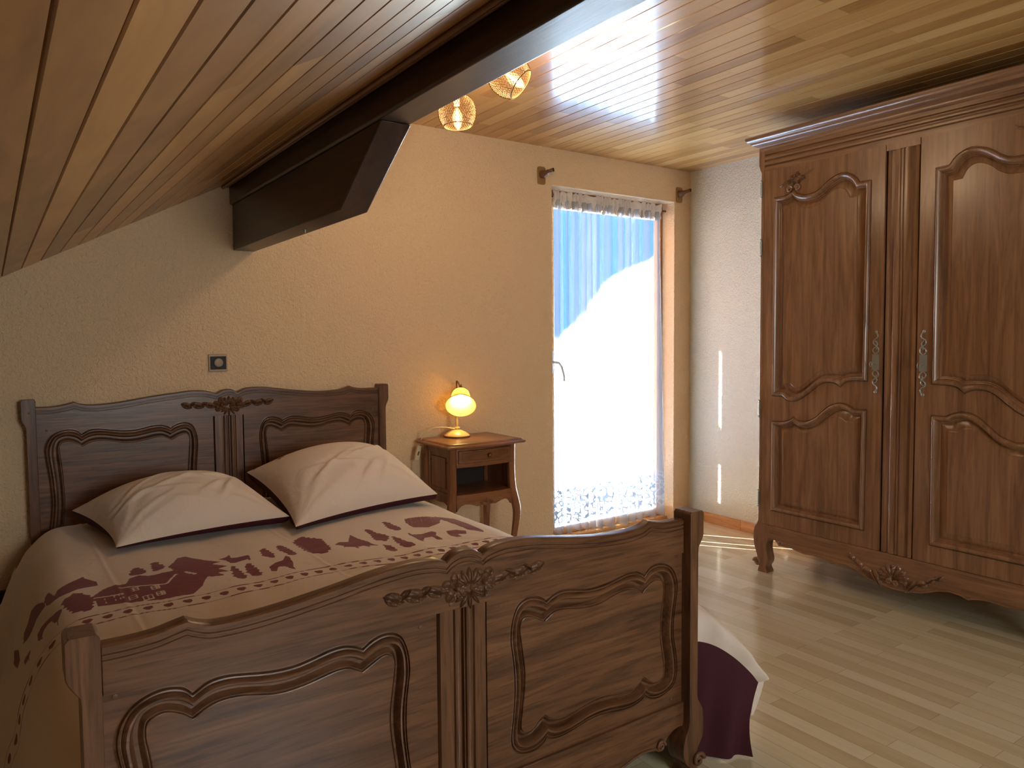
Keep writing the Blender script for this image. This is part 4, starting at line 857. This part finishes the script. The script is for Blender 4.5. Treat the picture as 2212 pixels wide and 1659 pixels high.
# frieze and cornice
b = MB(); pf = [(2.155, 0), (2.176, 0), (2.178, -.010), (2.184, -.010), (2.188, 0), (2.196, .002), (2.204, 0), (2.205, -.010), (2.212, -.010), (2.216, .001), (2.224, .003), (2.232, 0), (2.233, -.010), (2.240, -.010), (2.244, 0), (2.262, 0), (2.264, .010), (2.270, .014), (2.278, .014), (2.284, .026), (2.290, .040), (2.297, .050), (2.304, .053), (2.307, .062), (2.318, .072), (2.328, .074), (2.334, .070), (2.334, -.02)]
yA, yB_ = WY, WY-WLN
rows = []
for z, h_ in pf:
    ex = max(h_, 0)*1.0
    rows.append([(3.93, yA+max(ex-.006, 0)*.82, z), (WX-h_, yA+ex*.82 if z > 2.262 else yA-.010, z), (WX-h_, yB_-ex*.82 if z > 2.262 else yB_+.010, z), (3.93, yB_-max(ex-.006, 0)*.82, z)])
b.grid(rows); b.add([rows[-1][0], rows[-1][1], rows[-1][2], rows[-1][3]], [(0, 1, 2, 3)])
b.build('cornice', M['war_y'], wr_, smooth=38)
tag(MB().tube([(3.60, 2.53, 2.335), (3.60, 2.53, 2.352)], .012, 12).build('curtain_finial', M['black']), 'small black knob lying on top of the wardrobe cornice', 'knob')

# ------------------------------------------------------------------ nightstand
nsd = thing('nightstand', 'small brown bedside cabinet with drawer, open shelf and curved legs', 'nightstand', (2.06, 3.4, 0))
nx0, nx1, ny0, ny1 = 1.862, 2.262, 3.245, 3.535
def bow(x): q = (x-2.062)/.2; return .022*(1-q*q)
# top with moulded edge
def top_outline(ext):
    pts = []
    for k in range(17):
        x = nx0-.012-ext+(nx1-nx0+.024+2*ext)*k/16; pts.append((x, ny0-.012-ext-max(bow(x), 0)*1.0))
    return pts+[(nx1+.012+ext, ny1+.02), (nx0-.012-ext, ny1+.02)]
lay = [(.012, .7255), (.020, .7265), (.026, .732), (.027, .737), (.022, .741), (.016, .742), (.012, .746), (.008, .750), (-.004, .7505)]
b = MB(); rings = [top_outline(e_) for e_, z in lay]; n = len(rings[0]); v = []; f = []
for (e_, z), rg in zip(lay, rings): v += [(x, y, z) for x, y in rg]
for k in range(len(lay)-1): f += [(k*n+i, k*n+(i+1) % n, (k+1)*n+(i+1) % n, (k+1)*n+i) for i in range(n)]
b.add(v, f); b.add([(x, y, lay[-1][1]) for x, y in rings[-1]], [tuple(range(n))]); b.add([(x, y, lay[0][1]) for x, y in rings[0]], [tuple(range(n))])
b.build('table_top', M['ns_x'], nsd, smooth=50)
# legs/posts: front ones cabriole with curve outward
def leg(x, sgn, y, sy, bk=False):
    prof = [(.725, 0), (.60, -.001), (.50, .002), (.44, .010), (.38, .020), (.33, .021), (.26, .014), (.18, .005), (.10, -.002), (.05, .001), (.02, .006), (0, .006)]
    wid = [.036, .036, .038, .042, .040, .036, .031, .028, .025, .023, .024, .026]
    G = []; k = .35 if bk else 1
    for (z, o_), w_ in zip(prof, wid):
        cx, cy = x+sgn*o_*k, y+sy*o_*k*.8; w_ = w_*.5; c_ = w_*.45
        ring = [(-w_+c_, -w_), (w_-c_, -w_), (w_, -w_+c_), (w_, w_-c_), (w_-c_, w_), (-w_+c_, w_), (-w_, w_-c_), (-w_, -w_+c_), (-w_+c_, -w_)]
        G.append([(cx+a_, cy+c2, z) for a_, c2 in ring])
    b = MB(); Gd = [[np.array(q) for q in r_] for r_ in G]; dense = []
    for j in range(len(G[0])): dense.append(catmull([g_[j] for g_ in Gd], 5))
    b.grid(np.array(dense)); b.add([tuple(dense[j][-1]) for j in range(8)], [tuple(range(8))]); b.add([tuple(dense[j][0]) for j in range(8)], [tuple(range(8))])
    return b.build('leg', M['ns_z'], nsd, smooth=35)
leg(nx0+.018, -1, ny0+.018, -1); leg(nx1-.018, 1, ny0+.018, -1); leg(nx0+.016, -1, ny1-.016, 1, True); leg(nx1-.016, 1, ny1-.016, 1, True)
for x, s_ in ((nx0, 1), (nx1, -1)):
    b = MB(); f_ = lambda a_, c_, h_, x=x, s_=s_: (x+s_*.006-s_*h_, a_, c_)
    y0, y1 = ny0+.034, ny1-.030; q0, q1 = y0+.018, y1-.018
    O_ = [[(q0, .690), (q1, .690)], [(q1, .690), (q1, .487)], [(q1, .487), (q0, .487)], [(q0, .487), (q0, .690)]]
    d_ = .022; I_ = [[(q0+d_, .690-d_), (q1-d_, .690-d_)], [(q1-d_, .690-d_), (q1-d_, .487+d_)], [(q1-d_, .487+d_), (q0+d_, .487+d_)], [(q0+d_, .487+d_), (q0+d_, .690-d_)]]
    carved(b, O_, I_, [(0, 0), (.12, -.006), (.3, -.007), (.8, -.006), (.86, -.009), (.92, -.009), (1, -.003)], f_, (y0, y1, .465, .726), back=.012, step=.1)
    b.prism([(y0, .466), (y1, .466), (y1, .400), (y1-.02, .425), (y1-.06, .437), (y1-.11, .432), (y0+.11, .432), (y0+.06, .437), (y0+.02, .425), (y0, .400)], f_, -.012, 0)
    b.build('side_panel', M['ns_z'], nsd)
MB().box(nx0+.03, nx1-.03, ny1-.016, ny1-.006, .46, .725).build('back_panel', M['cavity_shade'], nsd)
def bowed(mb, x0, x1, z0, z1, dep, out=0.0, n=16):
    fr = [(x0+(x1-x0)*k/n) for k in range(n+1)]
    pts = [(x, ny0+.004-bow(x)-out) for x in fr]+[(x, ny0+.004-bow(x)+dep) for x in fr[::-1]]
    mb.prism(pts, lambda a_, c_, h_: (a_, c_, h_), z0, z1)
b = MB(); bowed(b, nx0+.03, nx1-.03, .712, .7255, .02); bowed(b, nx0+.03, nx1-.03, .625, .645, .02); bowed(b, nx0+.03, nx0+.040, .625, .725, .02); bowed(b, nx1-.040, nx1-.03, .625, .725, .02)
bowed(b, nx0+.03, nx1-.03, .464, .484, .26)
b.build('front_rails', M['ns_x'], nsd, bev=.002)
MB().box(nx0+.012, nx1-.012, ny0+.02, ny1-.016, .640, .648).build('drawer_runner', M['cavity_shade'], nsd)
# apron under the shelf
ap = [(0,.400),(.012,.415),(.03,.428),(.055,.434),(.085,.432),(.11,.425),(.135,.418),(.155,.420),(.17,.428),(.185,.424),(.20,.414)]
fullp = [(nx0+.03+a_*.85, c_) for a_, c_ in ap]; fullp += [(4.124-x, z) for x, z in fullp[::-1][1:]]
b = MB(); v = []; f = []; n = len(fullp)
for x, z in fullp: v += [(x, ny0+.004-bow(x), .466), (x, ny0+.004-bow(x), z), (x, ny0+.024-bow(x), z), (x, ny0+.024-bow(x), .466)]
for i in range(n-1): f += [(4*i+k, 4*i+(k+1) % 4, 4*i+4+(k+1) % 4, 4*i+4+k) for k in range(4)]
b.add(v, f); b.build('apron', M['ns_x'], nsd)
b = MB(); c_ = Vector((2.062, ny0-.018, .436)); Hh = Vector((0, -1, 0)); U = Vector((1, 0, 0)); V = Vector((0, 0, 1))
for a_ in (-60, -30, 0, 30, 60):
    a_ = math.radians(90+a_); d_ = U*math.cos(a_)+V*math.sin(a_); b.dome(c_+d_*.012-V*.004, d_, -U*math.sin(a_)+V*math.cos(a_), Hh, .014, .005, .006, rib=.3)
for s_ in (-1, 1): scroll(b, c_+U*s_*.028-V*.006, .010, U*s_, V, Hh, r=.0035)
b.build('apron_carving', M['ns_x'], nsd, smooth=60)
# drawer
dr = MB(); bowed(dr, nx0+.042, nx1-.042, .647, .710, .02, out=.004); 
bowed(dr, nx0+.062, nx1-.062, .657, .660, .004, out=.0065); bowed(dr, nx0+.062, nx1-.062, .697, .700, .004, out=.0065); bowed(dr, nx0+.060, nx0+.063, .657, .700, .004, out=.0065); bowed(dr, nx1-.063, nx1-.060, .657, .700, .004, out=.0065)
d_ = dr.build('drawer', M['ns_x'], nsd, bev=.0015)
MB().lathe([(.005, 0), (.005, .008), (.011, .012), (.012, .016), (.010, .021), (.004, .023)], (2.075, ny0-.022, .680), (0, -1, 0), 20).build('knob', M['brass'], d_, smooth=50)

# ------------------------------------------------------------------ table lamp
lx, ly, lz = 2.030, 3.468, .7505
lamp = thing('table_lamp', 'small lit bedside lamp with tilted cream glass bell shade', 'lamp', (lx, ly, lz))
MB().lathe([(.072, 0), (.073, .004), (.070, .010)], (lx, ly, lz), n=48).build('base_ring', M['umber'], lamp, smooth=50)
MB().lathe([(.070, .009), (.068, .013), (.050, .027), (.028, .037), (.012, .042), (.011, .046), (.017, .048), (.016, .053), (.008, .056)], (lx, ly, lz), n=48).build('base', M['cream_paint'], lamp, smooth=50)
MB().lathe([(.0065, 0), (.008, .02), (.0085, .04), (.006, .06), (.005, .066)], (lx, ly, lz+.05), n=20).build('stem', M['cream_paint'], lamp, smooth=50)
ax = Vector((-.40, -.66, -.64)).normalized(); mouth = Vector((2.018, 3.405, .925)); hub = mouth-ax*.115
b = MB(); b.tube([Vector(q) for q in catmull([(lx, ly, lz+.110), (lx+.010, ly+.016, lz+.122), (lx+.034, ly+.050, lz+.150), (lx+.044, ly+.070, lz+.20), (lx+.040, ly+.066, lz+.26), (lx+.026, ly+.040, lz+.300), tuple(hub-ax*.028)], 8)], .004, 10)
b.tube([hub-ax*.032, hub-ax*.012, hub], [.009, .013, .017], 16); b.tube([hub-ax*.028, hub-ax*.045+Vector((.004, 0, .006))], [.005, .002], 10)
b.tube([hub-ax*.028+Vector((0,0,.004)), hub+Vector((.035, .0, -.006)), hub+Vector((.045, .005, -.02))], .003, 8)
b.build('arm', M['brass'], lamp, smooth=50)
mgl = bpy.data.materials.new('lamp_glass'); mgl.use_nodes = True; t = mgl.node_tree; t.nodes.clear()
tl = N(t, 'ShaderNodeBsdfTranslucent'); tl.inputs[0].default_value = (.80, .62, .28, 1); df = N(t, 'ShaderNodeBsdfDiffuse'); df.inputs[0].default_value = (.62, .50, .30, 1); m1 = N(t, 'ShaderNodeMixShader'); m1.inputs[0].default_value = .5
ou = N(t, 'ShaderNodeOutputMaterial'); t.links.new(tl.outputs[0], m1.inputs[1]); t.links.new(df.outputs[0], m1.inputs[2]); t.links.new(m1.outputs[0], ou.inputs[0])
prof = [(.016, 0), (.030, .006), (.044, .020), (.050, .038), (.052, .056), (.058, .075), (.071, .096), (.082, .110), (.0835, .115)]
inn = [(r_-.0025, h_) for r_, h_ in prof[::-1]]
MB().lathe([tuple(q) for q in catmull(prof, 4)]+inn, hub, ax, 48, closed=True).build('lamp_shade', mgl, lamp, smooth=60)
bc = hub+ax*.060
MB().lathe([(.006, -.045), (.012, -.035), (.016, -.015), (.0175, 0), (.015, .015), (.008, .027), (.002, .031)], bc, ax, 24).build('bulb', simple('lamp_bulb_glow', (1, .9, .7), .5, emit=(1.0, .82, .36), es=24), lamp, smooth=60)
MB().tube([hub, hub+ax*.02], .012, 14).build('bulb_socket', M['white'], lamp)
# cord with in-line switch
pc = [(lx-.02, ly-.01, lz+.047), (1.985, 3.47, .803), (1.94, 3.485, .808), (1.89, 3.50, .803), (1.856, 3.51, .782), (1.838, 3.52, .745), (1.830, 3.525, .715)]
b = MB(); b.tube(catmull(pc, 8), .0028, 8); b.tube(catmull([(1.812, 3.53, .635), (1.806, 3.54, .55), (1.802, 3.56, .40), (1.80, 3.57, .2), (1.80, 3.575, .05)], 8), .0028, 8)
b.build('power_cord', M['cord'], lamp, smooth=60)
c0 = Vector((1.830, 3.525, .715)); c1 = Vector((1.812, 3.530, .638)); dd = (c1-c0).normalized(); sx = dd.cross(Vector((0, -1, 0))).normalized(); fy = Vector((0, -1, 0))
b = MB(); vs = []
for q in (c0, c1):
    for a_, c_ in ((-.012, -.008), (.012, -.008), (.012, .008), (-.012, .008)): vs.append(q+sx*a_+fy*c_)
b.add(vs, [(0, 1, 2, 3), (7, 6, 5, 4), (0, 4, 5, 1), (1, 5, 6, 2), (2, 6, 7, 3), (3, 7, 4, 0)])
sw = b.build('cord_switch', M['cord'], lamp, bev=.002)
MB().tube([(c0+c1)/2+fy*.007+dd*.012, (c0+c1)/2+fy*.011-dd*.008], .004, 8).build('rocker', M['umber'], sw)

# ------------------------------------------------------------------ ceiling spotlight lamp with wire cages
cl = thing('ceiling_lamp', 'ceiling light with gold woven wire shades half hidden behind the beam', 'lamp', (1.60, 2.5, H))
MB().box(1.585, 1.635, 1.95, 3.0, H-.022, H-.0005).build('mounting_bar', M['gold'], cl, bev=.003)
def cage(c, axis, arm_from):
    c = Vector(c); ax = Vector(axis).normalized()
    rp = [(.030, 0), (.056, .014), (.072, .035), (.080, .062), (.079, .092), (.070, .118), (.060, .132)]
    rp = catmull(rp, 3); a_ = ax.orthogonal().normalized(); q_ = ax.cross(a_); n = 44; m = len(rp); v = []; f = []
    for i, (r_, h_) in enumerate(rp):
        for k in range(n): th = 2*pi*(k+.5*(i % 2))/n; v.append(c+ax*h_+(a_*math.cos(th)+q_*math.sin(th))*r_)
    for i in range(0, m-2):
        o_ = 0 if i % 2 == 0 else 1
        for k in range(n):
            if i % 2 == 0: f.append((i*n+k, (i+1)*n+k, (i+2)*n+k, (i+1)*n+(k-1) % n))
            else: f.append((i*n+k, (i+1)*n+(k+1) % n, (i+2)*n+k, (i+1)*n+k))
    b = MB().add(v, f); o = b.build('wire_shade', M['gold'], cl, smooth=0)
    md_ = o.modifiers.new('wire', 'WIREFRAME'); md_.thickness = .0026; md_.use_even_offset = False
    for (r_, h_) in (rp[0], rp[-1]):
        MB().tube([c+ax*h_+(a_*math.cos(th)+q_*math.sin(th))*r_ for th in np.linspace(0, 2*pi, 41)], .0022, 8).build('shade_ring', M['gold'], cl, smooth=60)
    b = MB()
    b.lathe([(.028, -.003), (.026, .004), (.012, .006)], c, ax, 24); b.tube([c, c-ax*.02, Vector(arm_from)], .006, 10)
    b.build('shade_frame', M['gold'], cl, smooth=50)
    bb_ = c+ax*.095
    MB().lathe([(.013, -.09), (.014, -.065), (.012, -.05)], bb_, ax, 16).build('bulb_socket', M['white'], cl)
    mb_ = bpy.data.materials.get('amber_bulb') or None
    if mb_ is None:
        mb_ = bpy.data.materials.new('amber_bulb'); mb_.use_nodes = True; t = mb_.node_tree; t.nodes.clear()
        tr = N(t, 'ShaderNodeBsdfTransparent'); tr.inputs[0].default_value = (1, .85, .6, 1); gl = N(t, 'ShaderNodeBsdfGlossy'); gl.inputs['Roughness'].default_value = .1; ms = N(t, 'ShaderNodeMixShader'); ms.inputs[0].default_value = .12; ou = N(t, 'ShaderNodeOutputMaterial')
        t.links.new(tr.outputs[0], ms.inputs[1]); t.links.new(gl.outputs[0], ms.inputs[2]); t.links.new(ms.outputs[0], ou.inputs[0])
    bu = MB().lathe([(.012, -.055), (.018, -.035), (.0225, -.01), (.022, .01), (.015, .035), (.006, .050), (.001, .054)], bb_, ax, 24).build('bulb', mb_, cl, smooth=60)
    MB().lathe([(.001, -.035), (.0045, -.02), (.006, .01), (.003, .04), (.001, .045)], bb_, ax, 12).build('filament', simple('warm_filament', (1, .8, .5), emit=(1, .72, .38), es=14), bu, smooth=60)
def bulb_light(name, p, w, col, r):
    l = bpy.data.lights.new(name, 'POINT'); l.energy = w; l.color = col; l.shadow_soft_size = r
    o = bpy.data.objects.new(name, l); COL.objects.link(o); o.location = p
bulb_light('ceiling_bulb_light', (1.642, 2.770, 2.225), 2.0, (1, .76, .50), .08)
bulb_light('ceiling_bulb_light', (1.652, 2.368, 2.272), 2.0, (1, .76, .50), .08)
cage((1.640, 2.775, 2.318), (.02, -.05, -1), (1.61, 2.775, H-.02))
cage((1.600, 2.420, 2.330), (.55, -.55, -.62), (1.61, 2.42, H-.02))

# ------------------------------------------------------------------ wall switch
swt = thing('light_switch', 'square dark switch plate with round dial on wall above the headboard', 'switch', (.83, YB, 1.182))
b = MB(); b.box(.789, .872, YB-.009, YB, 1.141, 1.222); b.build('surround', simple('switch_surround', S(170, 146, 118), .45), swt, bev=.003)
MB().box(.796, .866, YB-.0105, YB-.008, 1.151, 1.211).build('plate', M['blackp'], swt, bev=.001)
MB().lathe([(.0195, 0), (.0205, .004), (.019, .009), (.017, .010)], (.831, YB-.0095, 1.182), (0, -1, 0), 36).build('dial', simple('switch_dial', S(160, 140, 118), .45), swt, smooth=50)
